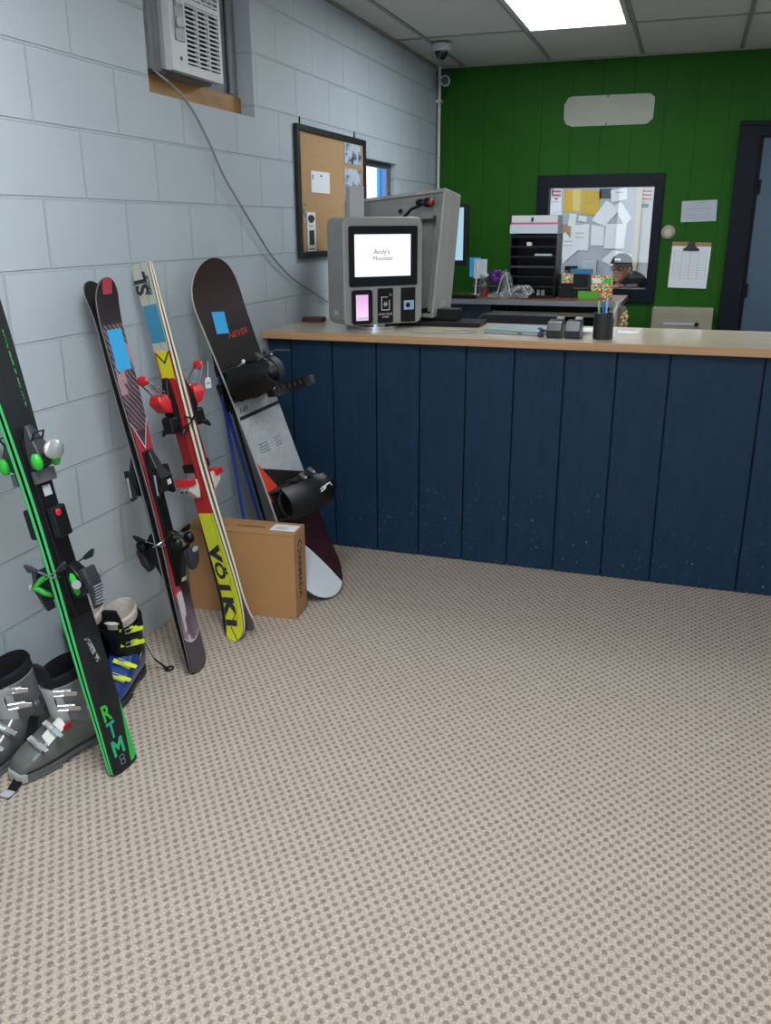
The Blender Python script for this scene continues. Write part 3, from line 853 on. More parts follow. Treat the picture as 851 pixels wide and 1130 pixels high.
# ================================================================== ski poles behind the box
def pole(top, foot, m, lab, rr=.0075):
    d = (Vector(top)-Vector(foot)); L = d.length
    M, L = frame_from(foot, top, (.2, 1, 0))
    r = thing('ski_pole', lab, 'ski pole', M, 'ski poles behind the cardboard box')
    MB().tube([(0, 0, .03), (0, 0, L*.5), (0, 0, L-.12)], [rr*.62, rr*.9, rr], 10).make('shaft', m, r, smooth=True)
    MB().tube([(0, 0, .0), (0, 0, .0295)], [.002, .004], 8).make('tip', M_chrome, r)
    MB().cyl((0, 0, .05), (0, 0, .056), .026, 16, .024).make('basket', M_black, r)
    MB().tube([(0, 0, L-.119), (0, -.002, L-.09), (0, .0, L-.05), (0, 0, L-.01), (0, 0, L)], [.011, .015, .013, .017, .012], 10).make('grip', M_black, r, smooth=True)
    MB().tube([(0, -.008, L-.01), (.01, -.03, L-.05), (.004, -.035, L-.11), (0, -.02, L-.13), (-.004, -.018, L-.08), (0, -.008, L-.012)], .003, 5).make('wrist_loop', M_black, r)
M_bluep = mat('blue_pole', '24429C', .3)
pole(W(236, 383, 0, .03), W(281, 640, 2, 0.0), M_bluep, 'blue ski pole, leftmost of the three behind the box')
pole(W(242, 424, 0, .04), W(305, 636, 2, 0.0), M_bluep, 'blue ski pole, middle one of the three behind the box')
pole(W(246, 415, 0, .055), W(310, 634, 2, 0.0), mat('black_pole', '11131A', .3), 'black ski pole, rightmost of the three behind the box')

# ================================================================== cardboard box
c0_ = Vector((.030, 2.775, 0)); c1_ = W(327.5, 684, 2, 0.0)
dv = c1_-c0_; BW_ = dv.length; a_ = math.atan2(dv.y, dv.x); BH_ = W(325, 590, 1, c1_.y).z; BD_ = .125
cbx = thing('cardboard_box', 'brown cardboard carton standing on the carpet with a handle slot and white shipping label', 'box', T(c0_.x, c0_.y, 0) @ RZ(a_))
MB().box((0, 0, .0005), (BW_, BD_, BH_-.0035)).make('carton', M_card, cbx, bevel=.0015)
mb = MB(); hx0, hx1 = BW_*.44, BW_*.70
fy0, fy1 = BD_*.36, BD_*.50
mb.box((.001, .0005, BH_-.003), (BW_-.001, fy0, BH_)).box((.001, fy1, BH_-.003), (BW_-.001, BD_-.001, BH_)).box((.001, fy0, BH_-.003), (hx0, fy1, BH_)).box((hx1, fy0, BH_-.003), (BW_-.001, fy1, BH_))
mb.make('top_flap', M_card, cbx)
MB().box((hx0, fy0, BH_-.0033), (hx1, fy1, BH_-.0025)).make('handle_slot', M_cardedge, cbx)
MB().box((.004, -.0006, BH_-.012), (BW_-.004, -.0001, BH_-.0105)).make('flap_seam', M_cardedge, cbx)
lb = MB().box((BW_*.76, BD_*.22, BH_+.0002), (BW_*.985, BD_*.78, BH_+.0008)).make('shipping_label', M_paper, cbx)
q = MB()
for i in range(4): q.box((BW_*.80, BD_*(.32+.07*i), BH_+.0009), (BW_*(.90+.01*(i % 2)), BD_*(.345+.07*i), BH_+.0011))
q.make('print', M_inkgrey, lb)
# lettering on the narrow end, running down
ME = Matrix(((0, 0, 1, BW_+.0006), (0, 1, 0, BD_*.45), (-1, 0, 0, BH_*.46), (0, 0, 0, 1)))
text('lettering', 'ARMADA', .050, M_ink, cbx, ME, .0003, bold=.0006, sx=.86)
q = MB(); zc_ = BH_*.80; yc_ = BD_*.5
for s in (-1, 1):
    for s2 in (-1, 1):
        q.hexa([(BW_+.0003, yc_+s*.003, zc_+s2*.034), (BW_+.0009, yc_+s*.003, zc_+s2*.034), (BW_+.0009, yc_+s*.024, zc_+s2*.006), (BW_+.0003, yc_+s*.024, zc_+s2*.006),
                (BW_+.0003, yc_+s*.002, zc_+s2*.026), (BW_+.0009, yc_+s*.002, zc_+s2*.026), (BW_+.0009, yc_+s*.017, zc_+s2*.005), (BW_+.0003, yc_+s*.017, zc_+s2*.005)])
q.make('diamond_logo', M_ink, cbx)
q = MB()
for z in (BH_*.62, BH_*.22): q.box((BW_+.0003, .012, z), (BW_+.0008, .0135, z+.045))
q.make('end_seam', M_cardedge, cbx)

# ================================================================== ski boots
def boot(M, lab, group, P, h=.29, buckles=True, tall=1.0):
    r = thing('ski_boot', lab, 'ski boot', M, group)
    tab = [(-.152, .020), (-.145, .032), (-.12, .043), (-.08, .049), (-.03, .048), (.02, .042), (.07, .038), (.12, .036), (.142, .028), (.150, .018)]
    right = [(w, y) for y, w in tab]; left = [(-w, y) for y, w in reversed(tab)]
    so = MB(); so.prism([(p[0]*.93, p[1]) for p in right+left], .012, .026, 'xy')
    so.prism([(w*.97, y) for y, w in tab if y <= -.03]+[(-w*.97, y) for y, w in reversed(tab) if y <= -.03], 0, .0118, 'xy')
    so.prism([(w*.97, y) for y, w in tab if y >= .07]+[(-w*.97, y) for y, w in reversed(tab) if y >= .07], 0, .0118, 'xy')
    so.make('sole', P['sole'], r, bevel=.002)
    MB().prism([(.020, -.158), (.034, -.150), (.040, -.135), (-.040, -.135), (-.034, -.150), (-.020, -.158)], .004, .030, 'xy').make('toe_lug', P['lug'], r, bevel=.003)
    st = [(-.148, .026, .050), (-.135, .038, .066), (-.11, .046, .080), (-.075, .050, .096), (-.035, .050, .118), (.0, .048, .142), (.035, .047, .165), (.07, .046, .178), (.105, .043, .176), (.130, .036, .155), (.143, .026, .11)]
    rg = []
    for y, hw, zt in st:
        z0 = .0262; zc = (z0+zt)/2; hh = (zt-z0)/2; ring = []
        for k in range(20):
            a = 2*PI*k/20; ca, sa = math.cos(a), math.sin(a)
            ex = .55 if sa < 0 else .85
            ring.append((hw*math.copysign(abs(ca)**ex, ca), y, zc+hh*math.copysign(abs(sa)**(.5 if sa < 0 else .9), sa)))
        rg.append(ring)
    sh = MB().loft(rg).make('lower_shell', P['shell'], r, smooth=True)
    # cuff
    def er(z, cy_, rx, ry, dz=0.0, n=28): return [(rx*math.cos(2*PI*k/n), cy_+ry*math.sin(2*PI*k/n), z+dz*math.sin(2*PI*k/n)) for k in range(n)]
    ct_ = [(.105, .072, .047, .072), (.13, .066, .051, .075), (.17, .058, .053, .074), (.21, .050, .055, .073), (h-.035, .040, .058, .074)]
    rg = [er(z, c, a, b, dz=.012) for z, c, a, b in ct_]
    z, c, a, b = ct_[-1]
    rg += [er(z+.002, c, a-.004, b-.004, .012), er(z-.06, c+.01, a-.008, b-.008, .012)]
    cf = MB().loft(rg, cap=False).make('cuff', P['cuff'], r, smooth=True)
    # overlapping cuff flap in front
    fl_ = []
    for z, c, a, b in ct_[1:]:
        fl_.append([((a+.003)*math.cos(t), c+(b+.003)*math.sin(t), z+.012*math.sin(t)) for t in [-PI*.5+(-.5+1.35*k/12) for k in range(13)]]+[((a-.0)*math.cos(t), c+(b+.0)*math.sin(t), z+.012*math.sin(t)) for t in [-PI*.5+(-.5+1.35*k/12) for k in reversed(range(13))]])
    MB().loft(fl_).make('cuff_flap', P['flap'], cf, smooth=True)
    # liner
    zt = h-.035
    rg = [er(zt-.05, .043, .050, .066), er(zt+.012, .038, .053, .070, .008), er(h-.008, .034, .054, .073, .014), er(h+.0, .034, .048, .067, .014), er(h-.02, .036, .044, .062, .012), er(.16, .055, .036, .052), er(.09, .065, .030, .045)]
    ln_ = MB().loft(rg, cap=False); ln_.face([ln_.bm.verts[-(k+1)] if False else v for k, v in enumerate(list(ln_.bm.verts)[-28:])])
    ln_.make('liner', P['liner'], r, smooth=True)
    rg = [[(-.030, .0-.012, .17), (.030, -.012, .17), (.026, .006, .17), (-.026, .006, .17)], [(-.036, -.030, h-.02), (.036, -.030, h-.02), (.030, -.015, h-.02), (-.030, -.015, h-.02)], [(-.026, -.042, h+.028), (.026, -.042, h+.028), (.020, -.028, h+.028), (-.020, -.028, h+.028)]]
    MB().loft(rg).make('tongue', P['tongue'], r, bevel=.005, smooth=True)
    if P.get('strap'):
        z, c, a, b = ct_[-1]
        rg = [er(z-.040, c+.008, a+.003, b+.003, .012), er(z-.040, c+.008, a+.006, b+.006, .012), er(z-.004, c, a+.007, b+.007, .012), er(z-.004, c, a+.003, b+.003, .012)]
        MB().loft(rg+[rg[0]], cap=False).make('power_strap', P['strap'], r, smooth=True)
    # buckles: frame with ladder; placed over instep and on the cuff
    def buckle(pos, nrm, along, sz=.042):
        N = Vector(nrm).normalized(); A = Vector(along); A = (A-N*A.dot(N)).normalized(); Bv = N.cross(A)
        M = Matrix(((A.x, Bv.x, N.x, pos[0]), (A.y, Bv.y, N.y, pos[1]), (A.z, Bv.z, N.z, pos[2]), (0, 0, 0, 1)))
        b = MB().box((-sz*.9, -.008, .001), (-sz*.1, .008, .004)).box((-sz*.1, -.010, .001), (sz*.55, .010, .010)).make('buckle', P['buckle'], r, bevel=.0015, M=M)
        MB().tube([(sz*.5, -.007, .012), (-sz*.55, -.007, .014), (-sz*.55, .007, .014), (sz*.5, .007, .012)], .0018, 5).make('wire_bail', P['bail'], b, smooth=True)
        MB().loft([[(sz*.1, -.009, .0105), (sz*.1, .009, .0105), (sz*.1, .009, .014), (sz*.1, -.009, .014)], [(sz*.95, -.006, .012), (sz*.95, .006, .012), (sz*.95, .006, .018), (sz*.95, -.006, .018)]]).make('lever', P['lever'], b, bevel=.001)
    sg = P.get('side', 1)
    buckle((sg*.026, -.085, .092), (sg*.45, -.35, 1), (sg*1, .1, -.4))
    buckle((sg*.028, -.035, .116), (sg*.55, -.45, 1), (sg*1, .1, -.4))
    buckle((sg*.040, .010, .175), (sg*.75, -.65, .15), (sg*.8, .8, -.1))
    buckle((sg*.044, .000, .228), (sg*.80, -.60, .1), (sg*.8, .8, -.1))
    if P.get('panel'):
        MB().loft([[(sg*.018, -.066, .106), (sg*.044, -.066, .086), (sg*.0455, -.066, .088), (sg*.018, -.066, .109)], [(sg*.020, -.005, .143), (sg*.0455, -.005, .118), (sg*.047, -.005, .120), (sg*.020, -.005, .1455)]]).make('shell_panel', P['panel'], r)
        MB().ell((sg*.047, .0, .118), (.003, .016, .010), nu=10, nv=6).make('red_badge', M_red, r)
    MB().ell((sg*.0545, .072, .150), (.004, .010, .010), nu=12, nv=6).make('cuff_rivet', P['buckle'], r, smooth=True)
    return r
M_gshell = mat('smoky_grey_shell', '5E615F', .22, vary=.12, coat=.3)
M_gcuff = mat('light_grey_cuff', '77797B', .22, coat=.3, vary=.06)
M_navyl = mat('navy_liner', '0E1018', .9)
PG = dict(sole=mat('grey_sole', '5B5D5E', .6), lug=mat('light_lug', 'A3A5A3', .4), shell=M_gshell, cuff=M_gcuff, flap=mat('pale_flap', 'B5B7B5', .3), liner=M_navyl, tongue=M_navyl, strap=None, buckle=M_silver, bail=M_chrome, lever=M_chrome, panel=mat('white_panel', 'D5D5CE', .3), side=1)
boot(T(.213, 1.748, 0) @ RZ(math.radians(-17)), 'grey ski boot with silver buckles and a red badge beside the green-edged ski', 'pair of grey ski boots', PG, h=.285)
PG2 = dict(PG); PG2['panel'] = None
boot(T(.070, 1.700, 0) @ RZ(math.radians(-3)), 'grey ski boot against the wall, cut by the left edge of the photo', 'pair of grey ski boots', PG2, h=.285)
M_bshell = mat('blue_shell', '1D3F86', .25, coat=.3)
M_lime = mat('lime_plastic', 'C8DC2A', .35)
M_crm = mat('cream_fleece', 'BDB3AA', .95, vary=.15, vscale=90)
PB = dict(sole=M_charcoal, lug=M_black, shell=M_bshell, cuff=M_black, flap=M_black, liner=M_crm, tongue=M_blacksoft, strap=M_blacksoft, buckle=M_lime, bail=M_silver, lever=M_lime, side=1)
b1_ = boot(T(.158, 2.125, 0) @ RZ(math.radians(13)), 'blue and black ski boot with lime green buckles and cream fleece liner', 'pair of blue ski boots', PB, h=.282)
MB().loft([[(.0415, .02, .06), (.0445, .02, .06), (.0445, .03, .06), (.0415, .03, .06)], [(.046, .075, .125), (.049, .075, .125), (.048, .088, .125), (.045, .088, .125)]]).make('lime_stripe', M_lime, b1_)
b2_ = boot(T(.053, 2.075, 0) @ RZ(math.radians(3)), 'second blue ski boot, hidden behind the green-edged skis against the wall', 'pair of blue ski boots', dict(PB, side=-1), h=.282)
# straps on the floor
def flat_strap(name, pts, w_, m, lab, cat='strap'):
    rg = []
    P = [Vector(p) for p in pts]
    for i, p in enumerate(P):
        d = (P[min(i+1, len(P)-1)]-P[max(i-1, 0)]).normalized(); s_ = d.cross(Vector((0, 0, 1)))
        if s_.length < .1: s_ = Vector((1, 0, 0))
        s_.normalize(); n_ = s_.cross(d).normalized()
        rg.append([p-s_*w_/2, p+s_*w_/2, p+s_*w_/2+n_*.003, p-s_*w_/2+n_*.003])
    r = thing(name, lab, cat, T(P[-1].x, P[-1].y, 0))
    MB().loft([[q-Vector((P[-1].x, P[-1].y, 0)) for q in k] for k in rg]).make('webbing', m, r)
    return r, P
q_, P_ = flat_strap('boot_strap', [W(38, 790, 0, .13), W(30, 830, 0, .14), (W(20, 862, 2, .012)), W(12, 874, 2, .003)], .028, M_blacksoft, 'black velcro strap hanging between the grey boots onto the carpet')
MB().box((-.012, -.028, .006), (.016, .0, .008)).make('label', M_paper2, q_)
q_, P_ = flat_strap('pull_strap', [(.148, 2.232, .20), (.160, 2.252, .13), (.185, 2.270, .05), W(180, 735, 2, .012), W(186, 739, 2, .004)], .010, M_blacksoft, 'thin black pull strap hanging behind the blue boot onto the carpet')
MB().tube([(.0+.012*math.cos(t*PI/6), .006+.018*math.sin(t*PI/6), .006) for t in range(13)], .003, 5).make('loop', M_blacksoft, q_)

# ------------------------------------------------------------------ window air conditioner
fr = MB()
fx = -.075
fr.mat(0).box((fx-.03, 2.825, 1.992), (fx, 2.86, ZC)).box((fx-.03, 3.575, 1.992), (fx, 3.615, ZC))
fr.box((fx-.03, 3.535, 2.0), (fx+.012, 3.56, ZC)).box((fx-.03, 2.86, 2.42), (fx, 3.535, 2.45)).box((fx-.02, 3.345, 1.992), (fx-.008, 3.535, 2.42))
fr.box((fx-.02, 2.86, 2.45), (fx-.012, 3.535, ZC))
fr.box((fx-.02, 2.86, 1.992), (fx-.01, 2.925, 2.42)).box((fx-.03, 2.925, 1.992), (fx+.008, 3.345, 1.997))
for i in range(7):
    fr.box((fx-.01, 2.868+i*.008, 2.0), (fx-.002+.004*(i % 2), 2.872+i*.008, 2.42))
M_alu = mat('old_window_frame', '83868A', .6, vary=.2, vscale=25, stretch=(1, 1, .3))
for k, (ya, yb) in enumerate(((2.826, 2.842), (2.845, 2.866), (2.870, 2.884), (2.888, 2.906), (2.910, 2.936))):
    fr.box((-.050, ya, 1.992), (-.014-.006*(k % 2), yb, 2.46))
w2 = struct(fr.make('window_2', M_alu))
M_gap = mat('dark_gap', '25282C', .8)
g = MB()
g.box((-.046, 2.827, 1.994), (-.026, 2.935, 2.455))
for y in (3.535, 3.567): g.box((fx-.005, y, 2.0), (fx+.001, y+.006, ZC))
g.box((fx-.005, 2.862, 2.0), (fx+.0, 2.866, 2.42))
g.make('gap_strip', M_gap, w2)
tag(MB().box((fx-.04, 2.827, 1.9125), (-.062, 3.613, 1.99)).make('sill_board', M_wood), 'bare brown wooden board under the window air conditioner', 'board')

AW, AH = .36, .325
ac = thing('air_conditioner', 'white window air conditioner with louvred front set in the high wall recess', 'air conditioner', wallL(2.94, 2.0, 0))
fy = -.03
M_acw = mat('ac_white', 'C6CACA', .45, vary=.04)
M_acs = mat('ac_side_grey', '9DA1A3', .5, vary=.08)
MB().box((.004, fy+.03, .0), (AW-.004, .32, AH)).make('casing', M_acs, ac, bevel=.004)
fc = MB()   # front cover with an open grille
gx0, gx1, gz0, gz1 = .105, AW-.018, .028, .225
gz2, gz3 = .243, .305
fc.box((0, fy, -.003), (gx0, fy+.029, AH)).box((gx1, fy, -.003), (AW, fy+.029, AH))
fc.box((gx0, fy, -.003), (gx1, fy+.029, gz0)).box((gx0, fy, gz1), (gx1, fy+.029, gz2)).box((gx0, fy, gz3), (gx1, fy+.029, AH))
fc.box((gx0, fy+.02, gz0), (gx1, fy+.026, gz1)).box((gx0, fy+.02, gz2), (gx1, fy+.026, gz3))
fc.make('front_cover', M_acw, ac)
MB().box((gx0+.001, fy+.014, gz0+.001), (gx1-.001, fy+.0195, gz1-.001)).box((gx0+.001, fy+.014, gz2+.001), (gx1-.001, fy+.0195, gz3-.001)).make('filter', M_black, ac)
lo = MB()
for i in range(13):
    z = gz0+.006+i*.0152
    lo.box((gx0, fy-.001, z), (gx1, fy+.006, z+.0056))
for k in (1, 2): lo.box((gx0+k*(gx1-gx0)/3-.003, fy-.003, gz0), (gx0+k*(gx1-gx0)/3+.003, fy+.013, gz1))
lo.make('louvre', M_acw, ac)
lo = MB()
for i in range(4): lo.box((gx0, fy-.002, gz2+.004+i*.016), (gx1, fy+.013, gz2+.009+i*.016))
for k in range(1, 6): lo.box((gx0+k*(gx1-gx0)/6-.003, fy-.003, gz2), (gx0+k*(gx1-gx0)/6+.003, fy+.013, gz3))
lo.make('air_outlet', M_acw, ac)
pn = MB().box((.028, fy-.004, .095), (.09, fy-.0002, .285)).make('control_panel', mat('ac_panel', '747A7E', .4), ac, bevel=.001)
for z in (.155, .225):
    k = MB().cyl((.059, fy-.004, z), (.059, fy-.018, z), .021, 20, .018); k.box((.055, fy-.023, z-.017), (.063, fy-.0185, z+.017))
    k.make('knob', M_acw, pn, smooth=True)
MB().cyl((.059, fy, .04), (.059, fy-.002, .04), .007, 12).make('badge', M_charcoal, ac)
sv = MB()
for i in range(16): sv.box((.0025, .02+.0, .05+i*.015), (.0038, .075, .055+i*.015)); 
sv.make('side_vent', M_inkgrey, ac)
MB().box((.02, fy+.04, -.012), (AW-.02, .3, -.001)).make('base_pan', M_steelpaint, ac)
# power cord hanging along the wall to the kiosk
cpts = [W(174, 76, 0, .0), W(178, 84, 0, .01), W(196, 100, 0, .012), W(213, 122, 0, .014), W(230, 155, 0, .02), W(246, 192, 0, .022), W(262, 220, 0, .02), W(280, 250, 0, .018), W(300, 282, 0, .016), W(322, 306, 0, .014), W(345, 322, 0, .012), W(362, 333, 0, .012)]
cpts[0].x = -.02
pts = []
for i in range(len(cpts)-1):
    p0, p1, p2, p3 = cpts[max(i-1, 0)], cpts[i], cpts[i+1], cpts[min(i+2, len(cpts)-1)]
    for k in range(5):
        t = k/5
        pts.append(.5*((2*p1)+(p2-p0)*t+(2*p0-5*p1+4*p2-p3)*t*t+(3*p1-p0-3*p2+p3)*t**3))
pts.append(cpts[-1])
tag(MB().tube(pts, .0042, 8).make('power_cord', mat('grey_cord', '8E8F8C', .5), smooth=True), 'thin grey power cord hanging down the block wall from the air conditioner', 'cord')

# ------------------------------------------------------------------ cork board
cb = thing('cork_board', 'black-framed cork notice board on the block wall above the kiosk', 'notice board', wallL(4.0, 1.325))
bw, bh = .942, .605
MB().box((.02, -.012, .02), (bw-.02, -.001, bh-.02)).make('cork_panel', M_cork, cb)
f = MB()
for a, b in (((0, 0), (bw, .028)), ((0, bh-.028), (bw, bh)), ((0, .028), (.028, bh-.028)), ((bw-.028, .028), (bw, bh-.028))):
    f.box((a[0], -.024, a[1]), (b[0], -.0005, b[1]))
f.make('frame', mat('board_frame', '1B191B', .45), cb, bevel=.003)
for x in (.07, .80): MB().box((x, -.006, bh+.0005), (x+.006, -.001, bh+.035)).make('hanger', M_black, cb)
def pinned(u0, v0, u1, v1, name, m, label, cat, d=.0145, tilt=0):
    a = W(u0, v0, 0, d); b = W(u1, v1, 0, d); w = b.y-a.y; h = a.z-b.z
    o = thing(name, label, cat, wallL(a.y, b.z, d) @ RY(tilt))
    MB().box((0, -.0012, 0), (w, 0, h)).make('sheet', m, o)
    return o, w, h
o, w, h = pinned(343, 188, 364, 214, 'pinned_note', M_paper, 'small white note pinned in the middle of the cork board', 'note')
MB().cyl((w*.5, -.0013, h-.02), (w*.5, -.008, h-.02), .004, 8).make('pushpin', M_charcoal, o)
MB().box((.012, -.0018, h-.04), (.03, -.0013, h-.018)).make('print', M_inkgrey, o)
o, w, h = pinned(338.5, 234, 349, 277, 'hang_tag', M_paper, 'tall white printed tag pinned at the lower left of the cork board', 'tag')
q = MB(); q.box((w*.2, -.0018, .03), (w*.8, -.0013, .10)).box((w*.15, -.0018, .008), (w*.85, -.0013, .013)).ell((w*.5, -.0014, h-.03), (w*.4, .0006, .018))
for i in range(4): q.box((w*.2, -.0018, .12+i*.015), (w*.7, -.0013, .123+i*.015))
q.make('print', M_ink, o)
ky = thing('key_bunch', 'small bunch of silver keys hanging on the left frame of the cork board', 'keys', wallL(W(335, 229, 0, .03).y, W(335, 234, 0, .03).z, .028))
q = MB()
for i in range(5):
    a = -.7+i*.35; q.box((-.004, -.003*i-.002, -.05), (.004, -.003*i, -.005), RY(a)); q.cyl((0, -.003*i-.002, 0), (0, -.003*i, 0), .011, 10, M=RY(a) @ T(0, 0, -.0))
q.make('key', M_silver, ky)
q = MB(); q.tube([(0.018*math.cos(t*PI/8), -.006, .02+.018*math.sin(t*PI/8)) for t in range(17)], .0015, 6); q.make('ring', M_chrome, ky)
def photo_fn(base):
    n = noise(14, 5.0, .75); 
    c = mixc(((n-.50)*12).clamp(), 'B9C6D2', '1F3558')
    return c
M_photo = mat('blue_white_photo', 'A0B0C0', .4, fn=photo_fn)
for (v0, v1, l) in ((157, 183, 'upper blue and white action photo on the right side of the cork board'), (185, 216, 'lower blue and white action photo on the right side of the cork board')):
    o, w, h = pinned(380, v0, 398.5, v1, 'pinned_photo', M_photo, l, 'photo')

# ------------------------------------------------------------------ kiosks on the counter
M_kface = mat('kiosk_stainless', 'A2A29F', .45, metal=.4, vary=.07, vscale=12, stretch=(.1, 1, 1))
M_screenoff = mat('screen_bezel', '0C0D10', .12)
M_screen = mat('lit_white_screen', '30343A', .2, emit=(.93, .96, 1, 1), estr=.50)
M_scrtext = mat('screen_lettering', '7A7F88', .6)
def rrect(x0, z0, x1, z1, r, n=6):
    P = []
    for cx_, cz_, a0 in ((x1-r, z1-r, 0), (x0+r, z1-r, PI/2), (x0+r, z0+r, PI), (x1-r, z0+r, 1.5*PI)):
        for k in range(n+1):
            a = a0+PI/2*k/n; P.append((cx_+r*math.cos(a), cz_+r*math.sin(a)))
    return P
K1 = T(.374, 3.66, 1.0225) @ RZ(math.radians(45))
k1 = thing('payment_kiosk', 'stainless steel self-service kiosk with a lit white screen at the left end of the counter', 'kiosk', K1)
KW, KH, KD, K0 = .394, .488, .182, .022
MB().prism(rrect(0, K0, KW, KH, .035), 0, KD, 'xz').make('cabinet', M_kface, k1, bevel=.004, smooth=True)
MB().cyl((.2, .09, .0), (.2, .09, .012), .11, 40).cyl((.2, .09, .0121), (.2, .09, K0+.004), .055, 32).make('base', M_chrome, k1, smooth=True)
MB().box((.12, .185, .0), (.19, .235, .622)).make('post', mat('post_steel', 'C6C8C9', .4, metal=.4), k1, bevel=.002)
b = MB().prism(rrect(.025, .192, .366, .45, .008), -.006, -.0005, 'xz').make('screen', M_screenoff, k1)
MB().box((.052, -.0075, .235), (.330, -.0062, .415)).make('display', M_screen, b)
text('lettering', 'Andy\'s', .03, M_scrtext, b, T(.185, -.0085, .34) @ TXT, .0003)
text('lettering', 'Mountain', .026, M_scrtext, b, T(.190, -.0085, .312) @ TXT, .0003)
p = MB().prism(rrect(.035, .028, .135, .178, .012), -.014, -.0005, 'xz').make('phone_reader', M_black, k1, bevel=.002)
def pink_fn(base):
    x, y, z, v = coord()
    return mixc(((z-.06)*9).clamp(), 'F6EAF2', 'B67FC0')
mpk = mat('pink_phone_screen', 'D9A8D8', .2)
X.nt = mpk.node_tree
x_, y_, z_, v_ = coord(); cc = mixc(((z_-.05)*9).clamp(), 'E9D3EC', 'C48BC8')
mpk.node_tree.links.new(cc.v, mpk.node_tree.nodes['Principled BSDF'].inputs['Emission Color']); mpk.node_tree.nodes['Principled BSDF'].inputs['Emission Strength'].default_value = .35
MB().box((.052, -.0155, .045), (.112, -.0142, .158)).make('display', mpk, p)
q = MB()
for i in range(4): q.box((.055+i*.0145, -.0165, .048), (.064+i*.0145, -.0157, .060))
q.make('icon', M_paper, p)
p = MB().prism(rrect(.165, .028, .243, .182, .004), -.003, -.0005, 'xz').make('card_reader_plate', M_black, k1)
q = MB()
for a, b_ in (((.183, .085), (.225, .088)), ((.183, .142), (.215, .145)), ((.183, .088), (.186, .142)), ((.222, .088), (.225, .130))): q.box((a[0], -.004, a[1]), (b_[0], -.0032, b_[1]))
for k in range(3):
    a = k*PI/3; q.box((-.012, -.0042, -.0012), (.012, -.0034, .0012), T(.204, 0, .112) @ RY(a))
for r in (.007, .012): q.tube([(.222+r*math.cos(t*PI/12), -.0036, .146+r*math.sin(t*PI/12)) for t in range(1, 6)], .0011, 5)
q.make('symbol', M_paper, p)
text('lettering', 'SCAN YOUR\nCARD', .0125, M_paper, p, T(.204, -.0036, .061) @ TXT, .0002)
p = MB().prism(rrect(.284, .028, .358, .182, .004), -.003, -.0005, 'xz').make('scanner_plate', M_black, k1)
q = MB().box((.298, -.0048, .083), (.350, -.0032, .125)).make('lens_window', mat('lens_window', '9CC0DC', .2), p)
MB().cyl((.318, -.005, .104), (.318, -.0075, .104), .011, 16).make('lens', M_black, q)
text('lettering', 'DSI', .034, mat('etched_lettering', 'C8CCCF', .5), k1, Matrix(((0, 0, -1, -.001), (-1, 0, 0, KD*.5), (0, 1, 0, .075), (0, 0, 0, 1))), .0005)

# second kiosk, seen from behind: a tapering shell with an open back
def hull(P): return P
a0 = W(380, 222, 1, 4.215); a1 = W(492, 207, 1, 4.03); b1 = W(477, 351, 1, 4.00); b0 = Vector((a0.x+.0, a0.y, b1.z)); 
c1 = W(509, 215, 1, 4.19); d1 = W(497, 346, 1, 4.17)
off = c1-a1
c0 = a0+Vector((off.x*.9, off.y*.9, off.z)); d0 = b0+(d1-b1)
org = Vector((.5, 4.06, ZT))
k2 = thing('ticket_kiosk', 'larger stainless kiosk seen from its open back, right behind the lit kiosk', 'kiosk', T(*org))
def L2(p): return Vector(p)-org
def face_pt(s, t, dep=0.0):
    top = a0.lerp(a1, s); bot = b0.lerp(b1, s)
    fr_ = bot.lerp(top, t); tb = c0.lerp(c1, s); bb = d0.lerp(d1, s); bk = bb.lerp(tb, t)
    return L2(fr_.lerp(bk, dep))
def slab(mb, s0, t0, s1, t1, e0, e1):
    mb.hexa([face_pt(s0, t0, e0), face_pt(s1, t0, e0), face_pt(s1, t0, e1), face_pt(s0, t0, e1), face_pt(s0, t1, e0), face_pt(s1, t1, e0), face_pt(s1, t1, e1), face_pt(s0, t1, e1)])
sh = MB()
slab(sh, 0, .97, 1, 1, 0, 1); slab(sh, 0, 0, 1, .03, 0, 1); slab(sh, 0, .03, .03, .97, 0, 1); slab(sh, .975, .03, 1, .97, 0, 1); slab(sh, .03, .03, .975, .97, .93, 1)
sh.make('shell', M_steel, k2, bevel=.003)
cv = MB(); slab(cv, .032, .78, .90, .965, .04, .10); cv.make('upper_cover', M_kface, k2)
cv = MB(); slab(cv, .84, .04, .968, .775, .55, .62); slab(cv, .032, .04, .84, .77, .5, .56); cv.make('inner_panel', M_steel, k2)
cv = MB(); slab(cv, .905, .80, .972, .965, .02, .06); slab(cv, .94, .05, .972, .80, .02, .06); cv.make('rim', M_kface, k2)
hb = MB(); c_ = face_pt(.58, .86, .04)
hb.cyl(c_, c_+Vector((-.003, -.006, 0)), .010, 12); hb.make('port', M_black, k2)
pc = face_pt(.90, .90, .02)+Vector((-.02, -.03, 0))
q = MB(); q.ell(pc, (.030, .022, .022)); q.ell(pc+Vector((-.03, -.01, .0)), (.028, .016, .016)); q.make('plug', M_black, k2, smooth=True)
MB().ell(pc+Vector((.018, -.02, .0)), (.010, .006, .012)).make('plug_face', M_red, k2, smooth=True)
q = MB(); e = face_pt(.45, .70, .02)+Vector((-.02, -.05, -.03))
q.tube([pc, pc.lerp(e, .3)+Vector((0, -.02, .02)), pc.lerp(e, .65)+Vector((0, -.01, -.0)), e], .007, 8); q.make('cable', M_black, k2, smooth=True)
MB().prism(rrect(-.02, -.085, .42, .105, .03), 0, .022, 'xy').box((.12, -.02, .0225), (.30, .07, .075)).make('foot', M_black, k2, bevel=.003)
ax_ = (c1-a1).normalized(); nx = Vector((ax_.y, -ax_.x, 0)).normalized()
ctr = L2(b1.lerp(d1, .5)+Vector((0, 0, .055)))+nx*.0045+Vector((.0, 0, 0))
